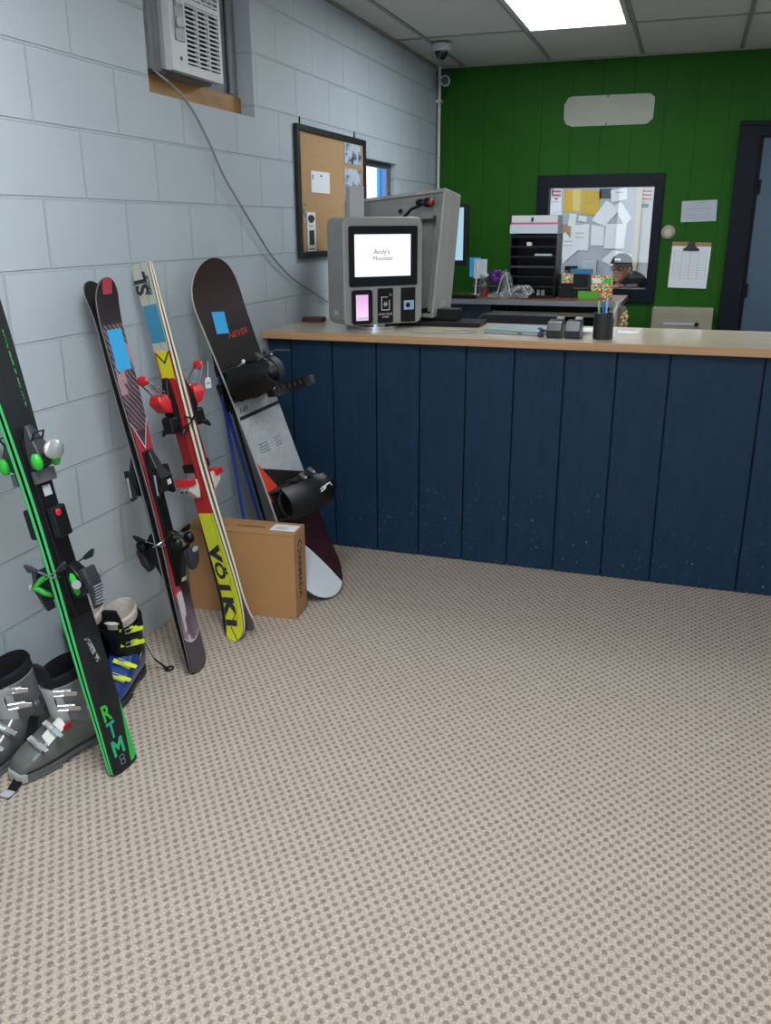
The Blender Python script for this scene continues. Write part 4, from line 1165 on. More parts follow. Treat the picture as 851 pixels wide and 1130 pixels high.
xa = Vector((-nx.y, nx.x, 0)); 
text('lettering', 'DSI', .034, bpy.data.materials['etched_lettering'], k2, Matrix(((xa.x, 0, nx.x, ctr.x+.004), (xa.y, 0, nx.y, ctr.y), (xa.z, 1, 0, ctr.z), (0, 0, 0, 1))), .0008)

# thin wire loops on the counter top beside the kiosk
def wire(label, pts2, r, m, z=ZT+.003, name='wire'):
    P = []
    n = len(pts2)
    for i in range(n-1):
        p0, p1, p2, p3 = [Vector(pts2[max(0, min(n-1, j))]).to_3d() for j in (i-1, i, i+1, i+2)]
        for k in range(5):
            t = k/5; q = .5*((2*p1)+(p2-p0)*t+(2*p0-5*p1+4*p2-p3)*t*t+(3*p1-p0-3*p2+p3)*t**3); q.z = z+ (q.z if False else 0); P.append(q)
    q = Vector(pts2[-1]).to_3d(); q.z = z; P.append(q)
    return tag(MB().tube(P, r, 6).make(name, m, smooth=True), label, 'cable')
wire('thin grey wire curled on the counter right of the kiosk', [(.66, 3.72), (.74, 3.68), (.83, 3.70), (.93, 3.74), (.95, 3.80), (.88, 3.82), (.80, 3.78)], .0022, M_inkgrey)
tag(MB().box((.02, 3.985, ZT+.001), (.12, 4.06, ZT+.022)).make('wooden_block', mat('dark_wood', '4A2A20', .5, vary=.2), bevel=.003), 'small dark brown block lying on the counter against the block wall', 'block')

# ------------------------------------------------------------------ things on the counter, right part
P1 = W(533, 366.5, 2, ZT+.004); P2 = W(595, 370, 2, ZT+.004)
dv = (P2-P1); ang = math.atan2(dv.y, dv.x)
lp = thing('laptop', 'closed thin silver-grey laptop on the counter', 'laptop', T(P1.x, P1.y, ZT+.0015) @ RZ(ang))
lw, ld = dv.length, .23
MB().prism(rrect(0, 0, lw, ld, .012), .0, .010, 'xy').make('base', mat('laptop_silver', 'B9BEC6', .3, metal=.5), lp, bevel=.002)
MB().prism(rrect(0, .002, lw, ld, .012), .0105, .018, 'xy').make('lid', mat('laptop_lid', '9FADB4', .35, metal=.4), lp, bevel=.002)
MB().box((lw*.62, -.0008, .003), (lw*.70, .0, .008)).make('notch', M_black, lp)
for i, (x, lab) in enumerate(((1.272, 'left one of two small black boxes on the counter between laptop and pen cup'), (1.348, 'right one of two small black boxes, the one next to the pen cup'))):
    r = thing('card_terminal', lab, 'card terminal', T(x, 3.69, ZT+.001) @ RZ(-.05), 'small black boxes on the counter')
    MB().prism([(0, 0), (0, .03), (.012, .064), (.085, .07), (.095, 0)], 0, .062, 'yz').make('body', mat('terminal_black%d' % i, '26282E', .3), r, bevel=.003)
    MB().box((.03, .06, .0705), (.058, .09, .08)).make('paper_slot', M_paper2, r, bevel=.001)
    MB().box((.004, -.001, .028), (.058, -.0003, .030)).make('seam', M_black, r)
q = MB()
random.seed(3)
pp_ = []
for t in range(60):
    a = t*.55; pp_.append((1.243+.013*math.cos(a)+.003*math.sin(a*2.7), 3.735+.035*math.sin(a*.9), ZT+.006+.028*(.5+.5*math.sin(a*.37))))
q.tube(pp_, .0028, 5); tag(q.make('charging_cable', mat('blue_cable', '34406E', .5), smooth=True), 'small tangle of dark blue cable beside the laptop', 'cable')
cup = thing('pen_cup', 'black wire-mesh pen cup standing on the counter', 'pen cup', T(1.500, 3.725, ZT+.001))
def mesh_fn(base):
    x, y, z, v = coord()
    t = X._op('ARCTAN2', y, x)
    d = X._op('COSINE', t*26.0)*X._op('COSINE', z*(PI/.0042))
    return mixc((d > .45), '101014', '4A4C52')
mb = MB(); n = 32; R_ = .041
rings = [[(r*math.cos(2*PI*k/n), r*math.sin(2*PI*k/n), z) for k in range(n)] for r, z in ((R_-.001, 0), (R_, .005), (R_, .102), (R_-.002, .102), (R_-.002, .004))]
mb.loft(rings); mb.make('mesh_body', mat('cup_mesh', '15151A', .4, fn=mesh_fn), cup, smooth=True)
mb = MB(); mb.tube([(R_*math.cos(2*PI*k/24), R_*math.sin(2*PI*k/24), .104) for k in range(25)], .002, 6); mb.make('rim', M_black, cup, smooth=True)
pens = [('9CCB8F', -.020, .005, -.10, 'pale green pen in the mesh cup, leftmost'), ('2F7FC0', -.004, -.006, -.02, 'blue pen in the mesh cup, left of the pale blue one'), ('8FC4E8', .008, .002, .03, 'pale blue pen standing in the middle of the mesh cup'),
        ('1E5FB0', .002, .016, .05, 'dark blue pen at the back of the mesh cup'), ('A7A7A2', .022, .0, .22, 'grey pen leaning right in the mesh cup'), ('C9C9C4', .019, -.012, .30, 'pale pen leaning furthest right in the mesh cup')]
for i, (c, x, y, t, lab) in enumerate(pens):
    r = thing('pen', lab, 'pen', T(1.500+x*.55, 3.725+y, ZT+.008) @ RY(t), 'pens in the mesh cup')
    hh = .138+.006*(i % 3)
    MB().cyl((0, 0, .0), (0, 0, hh), .0048, 10).make('barrel', mat('pen_%d' % i, c, .3), r, smooth=True)
    MB().cyl((0, 0, hh+.0003), (0, 0, hh+.008), .0035, 10).make('cap', M_white, r, smooth=True)
def sheet(label, x, y, w, d, a, z=ZT, th_=.001, m=None, name='paper_sheet'):
    return tag(MB().box((-w/2, -d/2, .0005), (w/2, d/2, .0005+th_)).make(name, m or M_paper, M=T(x, y, z) @ RZ(a)), label, 'paper')
sheet('white paper lying on the counter just left of the pen cup', 1.44, 3.93, .10, .15, .1, th_=.012)
sheet('white paper lying on the counter right of the pen cup', 1.585, 3.98, .09, .10, -.1)

# ------------------------------------------------------------------ back desk behind the counter
DY0, DY1, DZ = 5.60, 6.22, 1.02
dk = thing('back_desk', 'dark high desk against the green wall behind the counter', 'desk', T(0, 0, 0))
M_desktop = mat('brown_desktop', '6A4630', .35, vary=.2, vscale=10)
mb = MB(); mb.mat(0).box((.18, DY0+.012, DZ-.03), (1.44, DY1, DZ)).mat(1).box((.18, DY0, DZ-.03), (1.44, DY0+.0118, DZ+.001))
mb.make('desktop', [M_desktop, mat('desk_edge_metal', '8F929A', .35, metal=.6)], dk)
MB().box((.18, DY0+.03, 0.0), (.62, DY1-.02, DZ-.0305)).make('side_cabinet', M_navyedge, dk)
MB().box((1.37, DY0+.02, 0), (1.42, DY0+.08, DZ-.0305)).make('leg', mat('beige_leg', 'A09A88', .5), dk, bevel=.003)
MB().box((.62, DY0+.06, DZ-.10), (1.37, DY0+.075, DZ-.075)).make('rail', mat('rail_beige', '8D8A78', .5), dk)
MB().box((.63, DY1-.05, .1), (1.43, DY1-.03, DZ-.04)).make('back_panel', M_black, dk)
MB().box((1.37, DY1-.08, 0), (1.42, DY1-.055, DZ-.0305)).make('leg', bpy.data.materials['beige_leg'], dk)
# keychains hanging at the right end
kc = [('C8B070', 0), ('B04A3A', 1), ('D8D6CE', 2), ('6A8A4A', 3), ('C9A04A', 4), ('8A8A92', 5), ('D4C8B0', 6)]
for c, i in kc:
    r = thing('keychain', 'little trinket keychain hanging at the right end of the back desk', 'keychain', T(1.455+.006*(i % 3), 5.62+.03*i, .985-.015*(i % 2)), 'keychains hanging on the back desk end')
    MB().tube([(-.0145-.006*(i % 3), 0, .0), (0, 0, -.005), (.0, 0, -.02-.012*(i % 4))], .0016, 5).make('chain', M_silver, r)
    q = MB(); z = -.035-.012*(i % 4)
    for k in range(4): q.ell((.004*(-1)**k, .0, z-.022*k), (.011, .009, .012), nu=8, nv=6)
    q.make('charm', mat('charm_%d' % i, c, .4), r, smooth=True)
# office chair
oc = thing('office_chair', 'dark office chair back showing between the counter and the back desk', 'chair', T(.95, 5.12, 0))
MB().prism(rrect(-.26, .62, .24, 1.0, .06), -.20, -.15, 'xz').make('backrest', mat('chair_black', '1C1F25', .6), oc, bevel=.012, seg=3)
MB().prism(rrect(-.25, -.12, .24, .32, .06), .46, .53, 'xy').make('seat', bpy.data.materials['chair_black'], oc, bevel=.012, seg=3)
MB().cyl((0, .08, .10), (0, .08, .455), .03, 12).make('gas_column', M_black, oc, smooth=True)
MB().box((-.03, -.185, .40), (.03, -.16, .60)).box((-.03, -.16, .40), (.03, .05, .455)).make('back_support', M_black, oc)
mb = MB()
for k in range(5):
    a = 2*PI*k/5+.3; mb.box((0, -.02, .06), (.28, .02, .10), T(0, .08, 0) @ RZ(a))
mb.make('star_base', M_black, oc)
for k in range(5):
    a = 2*PI*k/5+.3
    MB().cyl((.27, -.012, .03), (.27, .012, .03), .029, 12, M=T(0, .08, 0) @ RZ(a)).make('caster', M_blacksoft, oc)
# monitor
mo = thing('monitor', 'black monitor with a lit bluish screen half hidden behind the stainless kiosk', 'monitor', T(.185, 5.80, DZ+.001))
MB().box((-.165, -.02, .20), (.235, .02, .585)).make('housing', M_black, mo, bevel=.004)
MB().box((-.145, -.0215, .235), (.205, -.0202, .565)).make('screen', mat('monitor_screen', '202830', .3, emit=(.42, .68, .85, 1), estr=.4), mo)
MB().cyl((0, 0, .0), (0, 0, .012), .11, 24).box((-.03, .021, .0125), (.03, .04, .3)).make('stand', M_black, mo)
kb = thing('keyboard', 'black keyboard lying on the desk behind the stainless kiosk', 'keyboard', T(.42, 5.635, DZ+.002))
MB().box((-.2, -.02, 0), (.10, .055, .022)).make('body', M_black, kb, bevel=.003)
# note stand
nt_ = thing('note_stand', 'small desk note stand holding a blue and a white card by the monitor', 'note holder', T(.462, 5.86, DZ+.001))
MB().cyl((0, 0, 0), (0, 0, .012), .03, 16).tube([(0, 0, .012), (.012, 0, .22)], .005, 8).make('stand', M_white, nt_)
MB().box((-.045, .008, .125), (.03, .012, .25)).make('card', M_tape, nt_)['label'] = 'blue card'
MB().box((-.015, .0, .115), (.075, .004, .24)).make('card', M_paper2, nt_)['label'] = 'white card'
# glass jar
jr = thing('glass_jar', 'small glass jar with red contents and a white lid on the back desk', 'jar', T(W(534.5, 320, 1, 5.86).x, 5.86, DZ+.001))
n = 20
rings = [[(r*math.cos(2*PI*k/n), r*math.sin(2*PI*k/n), z) for k in range(n)] for r, z in ((.030, 0), (.034, .01), (.034, .10), (.024, .12), (.024, .13), (.022, .13), (.022, .12), (.032, .10), (.032, .011), (.028, .003))]
MB().loft(rings).make('jar_body', M_glass, jr, smooth=True)
MB().cyl((0, 0, .004), (0, 0, .045), .0295, 16).make('contents', mat('red_candy', '8E2A22', .5, vary=.4, vscale=80), jr)
MB().cyl((0, 0, .1305), (0, 0, .148), .027, 16).make('lid', M_paper2, jr)
pf = thing('purple_flower', 'purple bow-like trinket behind the jar on the back desk', 'trinket', T(W(549, 300, 1, 6.02).x, 6.02, DZ+.001))
q = MB()
for k in range(6):
    a = k*PI/3; q.ell((.028*math.cos(a), 0, .125+.028*math.sin(a)), (.02, .008, .02), nu=8, nv=6)
q.make('petals', mat('purple', '6E2A8E', .4), pf, smooth=True)
MB().tube([(0, 0, 0), (0, 0, .1)], .004, 6).cyl((0, 0, 0), (0, 0, .03), .025, 12).make('stem', M_charcoal, pf)
# dark clutter box behind the jar
db = thing('desk_box', 'dark box standing on the back desk between the jar and the tray stack', 'box', T(.47, 6.10, DZ+.001))
MB().box((-.08, 0, 0), (.10, .10, .14)).make('carton', M_charcoal, db, bevel=.003)
MB().box((-.08, -.001, .05), (.10, -.0002, .055)).make('tape', M_inkgrey, db)
# crumpled clear plastic bag
random.seed(12)
def crumple(name, c, r, label, seed):
    random.seed(seed); mb = MB(); mb.ell(c, r, nu=14, nv=10)
    for v in mb.bm.verts:
        d = v.co-Vector(c); v.co = Vector(c)+d*(1+random.uniform(-.32, .3))
        v.co.z = max(v.co.z, DZ+.002)
    return mb
bag = thing('plastic_bag', 'crumpled clear plastic wrap lying on the back desk in front of the trays', 'plastic wrap', T(0, 0, 0))
M_film = mat('clear_film', 'DDE2E8', .12, trans=.85, alpha=.55, spec=.8)
crumple('bag', (.685, 5.78, DZ+.085), (.035, .03, .085), '', 2).make('film', M_film, bag)
crumple('bag', (.79, 5.735, DZ+.04), (.085, .04, .04), '', 5).make('film', M_film, bag)
crumple('bag', (.66, 5.70, DZ+.02), (.08, .03, .02), '', 8).make('film', M_film, bag)
mb = MB()
mb.tube([(.835+.028*math.cos(t*PI/9), 5.73, DZ+.055+.028*math.sin(t*PI/9)) for t in range(19)], .003, 6)
mb.tube([(.64, 5.72, DZ+.03), (.665, 5.74, DZ+.13), (.69, 5.74, DZ+.165), (.71, 5.73, DZ+.09), (.73, 5.72, DZ+.02)], .0028, 6)
mb.tube([(.73, 5.71, DZ+.02), (.77, 5.70, DZ+.07), (.81, 5.70, DZ+.08), (.85, 5.70, DZ+.03)], .0028, 6)
mb.make('fold_edge', M_paper2, bag, smooth=True)
# letter tray stack
tr = thing('letter_tray_stack', 'tall black stack of letter trays on the back desk', 'letter trays', T(.70, 5.80, DZ+.001))
mb = MB(); TW, TD = .30, .26
mb.box((0, 0, 0), (.008, TD, .40)).box((TW-.008, 0, 0), (TW, TD, .40)).box((.008, TD-.006, 0), (TW-.008, TD, .40))
mb.make('side_frame', M_black, tr)
for i in range(7): MB().box((.0085, 0, .004+.062*i), (TW-.0085, TD-.007, .009+.062*i)).box((.0085, -.004, .004+.062*i), (TW-.0085, -.0003, .018+.062*i)).make('tray', M_charcoal if i == 3 else M_black, tr)
z0_ = DZ+.001+.402
def bx_thing(name, lab, cat, x0, y0, z0, x1, y1, z1, m, band=None, group=None):
    r = thing(name, lab, cat, T(x0, y0, z0), group)
    MB().box((0, 0, 0), (x1-x0, y1-y0, z1-z0)).make('body', m, r, bevel=.002)
    if band: MB().box((.0, -.001, band[0]), (x1-x0, -.0002, band[1])).make('band', band[2], r)
    return r
bx_thing('flat_box', 'grey white flat box lying on top of the letter trays, the lower of two', 'box', .695, 5.79, z0_, 1.003, 6.04, z0_+.055, M_paper2)
M_pink = mat('pink_band', 'B0486A', .5)
r = bx_thing('flat_box', 'white flat box with a pink band, topmost on the letter trays', 'box', .702, 5.80, z0_+.056, .998, 6.03, z0_+.11, mat('white_box', 'B4B4B6', .6), (.002, .012, M_pink))
MB().ell((.135, -.004, .03), (.008, .004, .016), nu=8, nv=6).make('dark_tag', M_black, r)
sheet('white papers lying inside the third tray of the letter tray stack', .915, 5.86, .11, .1, 0, z=DZ+.001+.009+.062*4, th_=.02, m=M_paper2)
sheet('small white tag paper lying in the top tray of the stack', .82, 5.84, .03, .05, 0, z=DZ+.001+.009+.062*5, th_=.03)
for k, x in enumerate((.88, .91)):
    tag(MB().box((0, 0, 0), (.022, .02, .04)).make('small_tub', M_paper2, M=T(x, 5.83, DZ+.011)), ('left' if k == 0 else 'right')+' one of two little pale tubs in the lowest tray', 'tub', 'little tubs in the lowest tray')
# right of trays
r = bx_thing('desk_organizer', 'black desk organizer box right of the letter trays', 'organizer', 1.012, 5.90, DZ+.001, 1.20, 6.06, DZ+.15, M_black, (.06, .062, M_inkgrey))
r = thing('snack_packet', 'red, green and cream packet in a black holder before the black organizer', 'packet', T(1.03, 5.875, DZ+.122))
def multi(cs, sc_):
    def fn(base):
        n = noise(sc_, 1.0, .5); c = lin(cs[0])
        out = c
        for i, q in enumerate(cs[1:]):
            out = mixc((n > (.44+.07*i)), out if isinstance(out, X) else out, q)
        return out
    return fn
MB().box((0.004, 0.001, -.1215), (.071, .017, -.0305)).make('holder', M_black, r)
MB().box((0, 0, -.03), (.075, .018, .035)).make('wrapper', mat('snack_print', 'B03030', .4, fn=multi(['A8322E', 'C9C28E', '5A8A3A', 'D8D0C0'], 42)), r, bevel=.003)
tag(MB().box((0, 0, 0), (.14, .07, .028)).make('blue_folder', mat('blue_cloth', '2F6C96', .6), M=T(1.08, 5.91, DZ+.152)), 'blue folded item lying on top of the black organizer', 'folder')
tag(MB().prism(rrect(0, 0, .06, .03, .008), 0, .03, 'xz').make('stapler_case', M_black, M=T(1.06, 6.00, DZ+.152)), 'small black case behind the blue folder', 'case')
M_or = mat('orange_print', 'D8742A', .45, fn=multi(['C8641E', 'D8802E', 'E0E0D8', '3F8A3A'], 38))
for k in range(2):
    r = thing('snack_box', ('left' if k == 0 else 'right')+' one of two orange printed snack boxes at the right end of the back desk', 'box', T(1.222+.069*k, 5.90, DZ+.001), 'orange boxes on the back desk')
    MB().box((0, 0, 0), (.066, .05, .142)).make('carton', M_or, r, bevel=.002)
    MB().box((.008, -.0012, .095), (.058, -.0002, .125)).make('label_panel', bpy.data.materials['green_plastic'] if k else M_paper, r)
tag(MB().box((0, 0, 0), (.13, .05, .045)).make('green_carton', mat('bright_green_box', '4E9A2E', .5), M=T(1.15, 5.82, DZ+.001)), 'low green box in front of the orange snack boxes', 'box')

# ------------------------------------------------------------------ green wall: patch, thermostat, certificate, clipboard, heater, cameras
pw = thing('paint_patch', 'pale rounded bare patch on the green wall where a sign hung', 'wall patch', T(0, YG, 0))
a = W(624, 107, 1, YG); b = W(720.5, 136, 1, YG)
pl = rrect(a.x, b.z, b.x, a.z, .05)
random.seed(5)
pl = [(x+random.uniform(-.004, .004), z+random.uniform(-.004, .004)) for x, z in pl]
MB().prism(pl, -.0016, -.0003, 'xz').make('bare_area', M_patch, pw)
q = MB(); mx = (a.x+b.x)/2; mz = (a.z+b.z)/2
for dz_ in (.085, -.085): MB().cyl((mx-.01, -.0018, mz+dz_), (mx-.01, -.006, mz+dz_), .006, 8).make('screw', M_charcoal, pw)
th_ = thing('thermostat', 'round beige thermostat on the green wall right of the interior window', 'thermostat', T(1.655, YG, 1.425))
MB().cyl((0, -.0005, 0), (0, -.012, 0), .046, 28).cyl((0, -.0122, 0), (0, -.028, 0), .040, 28, .036).make('body', mat('thermostat_beige', '9C9484', .4), th_, smooth=True)
MB().cyl((0, -.0283, 0), (0, -.032, 0), .022, 20).make('dial', mat('dial', 'B9B09C', .3), th_, smooth=True)
a = W(753.5, 222, 1, YG); b = W(790, 245, 1, YG)
r = thing('wall_notice', 'small white printed certificate on the green wall above the clipboard', 'notice', T(a.x, YG, b.z) @ RY(-.03))
w_, h_ = b.x-a.x, a.z-b.z
MB().box((0, -.002, 0), (w_, -.0004, h_)).make('sheet', M_paper2, r)
q = MB()
for i, (x0, x1) in enumerate(((.35, .65), (.4, .6), (.15, .85), (.45, .55), (.12, .88), (.3, .7))): q.box((w_*x0, -.0026, h_*(.88-.14*i)), (w_*x1, -.0021, h_*(.9-.14*i)))
q.make('print', M_inkgrey, r)
a = W(741, 270, 1, YG); b = W(780, 317, 1, YG)
r = thing('clipboard', 'brown clipboard with a white form hanging on the green wall', 'clipboard', T(a.x, YG, b.z) @ RY(.02))
w_, h_ = b.x-a.x-.005, a.z-b.z
MB().box((0, -.006, 0), (w_, -.0004, h_+.02)).make('board', mat('hardboard', '9A7A50', .6), r)
MB().box((.003, -.010, -.004), (w_+.001, -.0063, h_-.008)).make('paper_form', M_paper, r)
q = MB()
for i in range(14): q.box((.02, -.0107, h_*(.86-.05*i)), (w_-.02, -.0101, h_*(.864-.05*i)))
for i in range(5): q.box((.02+i*(w_-.04)/4, -.0107, h_*.2), (.0215+i*(w_-.04)/4, -.0101, h_*.86))
q.make('form_lines', M_inkgrey, r)
MB().prism([(w_*.28, h_-.03), (w_*.72, h_-.03), (w_*.6, h_-.005), (w_*.57, h_+.025), (w_*.43, h_+.025), (w_*.4, h_-.005)], -.02, -.0105, 'xz').cyl((w_*.3, -.018, h_-.028), (w_*.7, -.018, h_-.028), .007, 10).make('clip', M_charcoal, r, bevel=.002)
# wall heater
M_beige = mat('heater_beige', '8F8A76', .5, vary=.05)
r = thing('wall_heater', 'beige metal wall heater with slotted grille low on the green wall beside the door', 'heater', T(1.600, YG, .34))
hw, hh_, hd = .40, .59, .11
MB().box((0, -hd, 0), (hw, -.0005, hh_)).make('cabinet', M_beige, r, bevel=.006)
MB().box((.02, -hd-.004, .015), (hw-.02, -hd-.0003, hh_-.03)).make('front_plate', M_beige, r, bevel=.002)
q = MB()
for i in range(9):
    for k in range(3): q.box((.045+k*.11, -hd-.0065, .09+.035*i), (.135+k*.11, -hd-.0043, .103+.035*i))
q.make('grille_slots', M_charcoal, r)
MB().box((.08, -hd-.009, .475), (.30, -hd-.0043, .49)).make('slide_bar', M_paper2, r)
MB().cyl((.30, -hd-.0095, .482), (.30, -hd-.018, .482), .015, 14).make('knob', M_black, r, smooth=True)
# dome camera and bullet camera
r = thing('dome_camera', 'white dome security camera with a black bubble on the ceiling', 'security camera', T(.262, 5.64, ZC))
MB().cyl((0, 0, -.0125), (0, 0, -.055), .058, 28, .060).make('housing', M_paper2, r, bevel=.004, smooth=True)
MB().ell((0, 0, -.056), (.042, .042, .046)).make('dome_bubble', mat('smoked_dome', '08080A', .08), r, smooth=True)
r = thing('bullet_camera', 'small grey bullet security camera high in the corner of the green wall', 'security camera', T(.095, YG, 2.43))
MB().cyl((-.03, -.0005, .05), (-.03, -.012, .05), .03, 16).tube([(-.03, -.012, .05), (-.03, -.06, .045), (0, -.07, .01)], .009, 8).make('bracket', M_charcoal, r, smooth=True)
MB().cyl((-.02, -.06, .0), (.015, -.20, -.015), .034, 20).make('body', M_paper2, r, smooth=True)
MB().cyl((.0155, -.2015, -.0152), (.017, -.207, -.0157), .026, 20).make('lens', M_black, r, smooth=True)
MB().tube([(-.03, -.012, .02), (-.02, -.03, -.06), (-.04, -.015, -.09)], .005, 6).make('cable', M_black, r, smooth=True)

# ------------------------------------------------------------------ door in the green wall
dn = MB()
tw = .13
dn.box((dx0-tw, YG-.03, 0), (dx0, YG-.0005, dz+tw*.35)).box((dx1, YG-.03, 0), (dx1+tw, YG-.0005, dz+tw*.35)).box((dx0-tw, YG-.03, dz+tw*.35), (dx1+tw, YG-.0005, dz+.075))
dn.box((dx0, YG-.03, dz-.02), (dx1, YG+.1, dz+tw*.35)).box((dx0, YG, 0), (dx0+.02, YG+.1, dz-.02)).box((dx1-.02, YG, 0), (dx1, YG+.1, dz-.02))
o = struct(dn.make('trim_3', M_trimnavy, bevel=.003))
d1o = struct(MB().box((dx0+.022, YG+.01, .01), (dx1-.022, YG+.05, dz-.022)).make('door_1', M_doorblue))
for z in (.25, 1.0, 1.66): MB().cyl((dx0+.03, YG+.002, z), (dx0+.03, YG+.002, z+.09), .008, 10).make('hinge', M_black, d1o)
MB().cyl((dx1-.09, YG+.009, .98), (dx1-.09, YG-.05, .98), .028, 20).make('door_handle', M_steel, d1o, smooth=True)

# ------------------------------------------------------------------ interior window and the office behind
f = MB(); ofx0, ofx1, ofz0, ofz1 = .748, 1.602, .955, 1.805
ix0, ix1, iz0, iz1 = .828, 1.540, 1.045, 1.722
for a, b in (((ofx0, ofz0), (ofx1, iz0)), ((ofx0, iz1), (ofx1, ofz1)), ((ofx0, iz0), (ix0, iz1)), ((ix1, iz0), (ofx1, iz1))):
    f.box((a[0], YG-.028, a[1]), (b[0], YG-.0005, b[1]))
for a, b in (((ox0, oz0), (ox1, iz0)), ((ox0, iz1), (ox1, oz1)), ((ox0, iz0), (ix0, iz1)), ((ix1, iz0), (ox1, iz1))):
    f.box((a[0]+.0005, YG, a[1]+.0005), (b[0]-.0005, YG+.099, b[1]-.0005))
w4 = struct(f.make('window_4', M_trimnavy, bevel=.002))
MB().box((ix0, YG+.04, iz0), (ix1, YG+.044, iz1)).make('pane', mat('pane_glass', 'FFFFFF', .01, trans=1.0, spec=.25), w4)
YO = 8.9
struct(MB().box((-.3, YG+.1, -.06), (4.7, YO+.1, 0)).make('floor_office', mat('office_floor', '6A655E', .8)))
struct(MB().box((-.3, YO, 0), (4.7, YO+.1, 2.6)).make('wall_office', M_whitewall))
struct(MB().box((-.3, YG+.1, 0), (-.2, YO, 2.6)).make('wall_office_left', M_whitewall))
struct(MB().box((3.2, YG+.1, 0), (3.3, YO, 2.6)).make('wall_office_right', M_whitewall))
struct(MB().box((-.3, YG+.1, 2.6), (4.7, YO+.1, 2.66)).make('ceiling_office', M_ceil))
r = thing('ceiling_light', 'lit panel light on the office ceiling behind the interior window', 'ceiling light', T(1.0, 7.35, 2.6))
MB().box((-.6, -.3, -.03), (.6, .3, -.001)).make('frame', M_lightframe, r)
MB().box((-.57, -.27, -.036), (.57, .27, -.0305)).make('diffuser', mat('office_diffuser', 'FFFFFF', .5, emit=(.90, .95, 1, 1), estr=12.0), r)
# white cabinet board on the office wall and papers
ob = thing('office_notice_board', 'white notice board on the office wall seen through the interior window', 'notice board', T(0, YO, 0))
a = W(600, 200, 1, YO); b = W(696, 305, 1, YO)
MB().box((a.x, -.03, b.z), (b.x, -.0005, a.z)).make('board', mat('notice_white', 'A4ABB6', .6), ob)
MB().box((b.x, -.04, b.z), (b.x+.05, -.0005, a.z+.05)).make('edge_strip', mat('edge_beige', 'BDB6A6', .6), ob)
def onwall(name, lab, cat, pts, m, d=.034, k=0):
    P = [W(u, v, 1, YO-d) for u, v in pts]
    cx_ = sum(p.x for p in P)/len(P); cz_ = sum(p.z for p in P)/len(P)
    r = thing(name, lab, cat, T(cx_, YO-d, cz_))
    MB().prism([(p.x-cx_, p.z-cz_) for p in reversed(P)], -.0015, 0, 'xz').make('sheet', m, r)
    xs_ = [p.x-cx_ for p in P]; zs_ = [p.z-cz_ for p in P]
    if k:
        q = MB()
        for i in range(k):
            z = .3*max(zs_)-i*.04; q.box((min(xs_)*.45, -.0021, z), (max(xs_)*.45, -.0016, z+.006))
        q.make('print', M_inkgrey, r)
    return r, P
M_yel = mat('yellow_paper', 'D3A62E', .8); M_yel2 = mat('pale_yellow_paper', 'D9C46A', .8); M_yel3 = mat('gold_paper', 'C9A93F', .8)
M_flag = None
def flag_fn(base):
    x, y, z, v = coord()
    s = (z*(2*PI/.034)+x*6).sin()
    c = mixc((s > 0.0), 'B23A3E', 'C9C4CC')
    return mixc((x < -.03)*(z > -.0), c, '2B3768')
M_flagm = mat('flag_print', 'B0605F', .7, fn=flag_fn)
onwall('posted_sheet', 'white sheet with a flag shield at the top left of the office board', 'paper', [(606, 208), (620, 208), (620, 237), (605.5, 237)], M_paper, k=2)
r, P = onwall('shield_print', 'red and blue shield print on the top left office sheet', 'print', [(609, 208.5), (619.5, 208.5), (619, 217), (614, 221), (609, 217)], M_flagm, .037)
onwall('posted_sheet', 'orange yellow sheet, leftmost of the yellow papers on the office board', 'paper', [(623, 209), (632, 209), (631.5, 234), (622, 234)], M_yel)
onwall('posted_sheet', 'pale yellow sheet, middle of the yellow papers on the office board', 'paper', [(632.5, 209), (641.5, 209), (640, 234), (632, 234)], M_yel2)
onwall('posted_sheet', 'wide gold sheet, rightmost of the yellow papers on the office board', 'paper', [(642.5, 209), (664, 211), (660, 238), (641, 236)], M_yel3, k=2)
onwall('posted_photo', 'dark photo at the top centre of the office board', 'photo', [(662, 208), (675, 208), (674, 219), (661, 219)], mat('dark_photo', '3B4450', .5, vary=.8, vscale=30))
onwall('posted_sheet', 'white card with dark pictures at the top right of the office board', 'paper', [(674, 210), (692, 207), (692.5, 220), (675, 223)], M_paper, .037, 1)
onwall('posted_sheet', 'tilted white sheet, largest in the middle of the office board', 'paper', [(669.5, 221), (684, 231), (668, 250), (653, 243)], M_paper, .040)
onwall('posted_sheet', 'tilted white sheet at the right edge of the office board', 'paper', [(679, 226), (686, 223), (697.5, 241), (689, 249), (683, 238)], M_paper, .038)
onwall('posted_sheet', 'small white note below the yellow papers on the office board', 'paper', [(629, 235.5), (636.5, 236), (635, 251), (626.5, 249)], M_paper, .038)
onwall('posted_sheet', 'small white square note right of the little note on the office board', 'paper', [(639, 238), (648, 239), (647, 245), (638, 244)], M_paper, .036)
onwall('posted_sheet', 'white printed sheet left of centre on the office board', 'paper', [(631, 249), (650.5, 247), (649, 277), (629, 275)], M_paper, .037, 2)
onwall('posted_sheet', 'white sheet in the centre of the office board', 'paper', [(653, 248), (667, 250), (666, 271), (652, 271)], M_paper, .036)
onwall('posted_sheet', 'white sheet with a dark corner right of centre on the office board', 'paper', [(669, 247), (692, 247), (688.5, 274.5), (666.5, 274.5)], M_paper, .039)
onwall('posted_sheet', 'cork coloured square behind the notes on the office board', 'paper', [(618, 249), (629, 246), (629, 262), (619, 263)], M_cork, .0345)
onwall('posted_sheet', 'tilted framed certificate at the left of the office board', 'paper', [(624, 256), (639, 275), (621, 291), (618, 262)], M_paper, .041, 2)
onwall('posted_sheet', 'tilted white sheet behind the head of the seated person', 'paper', [(677, 276), (698, 281), (690, 303), (664, 287)], M_paper, .036)
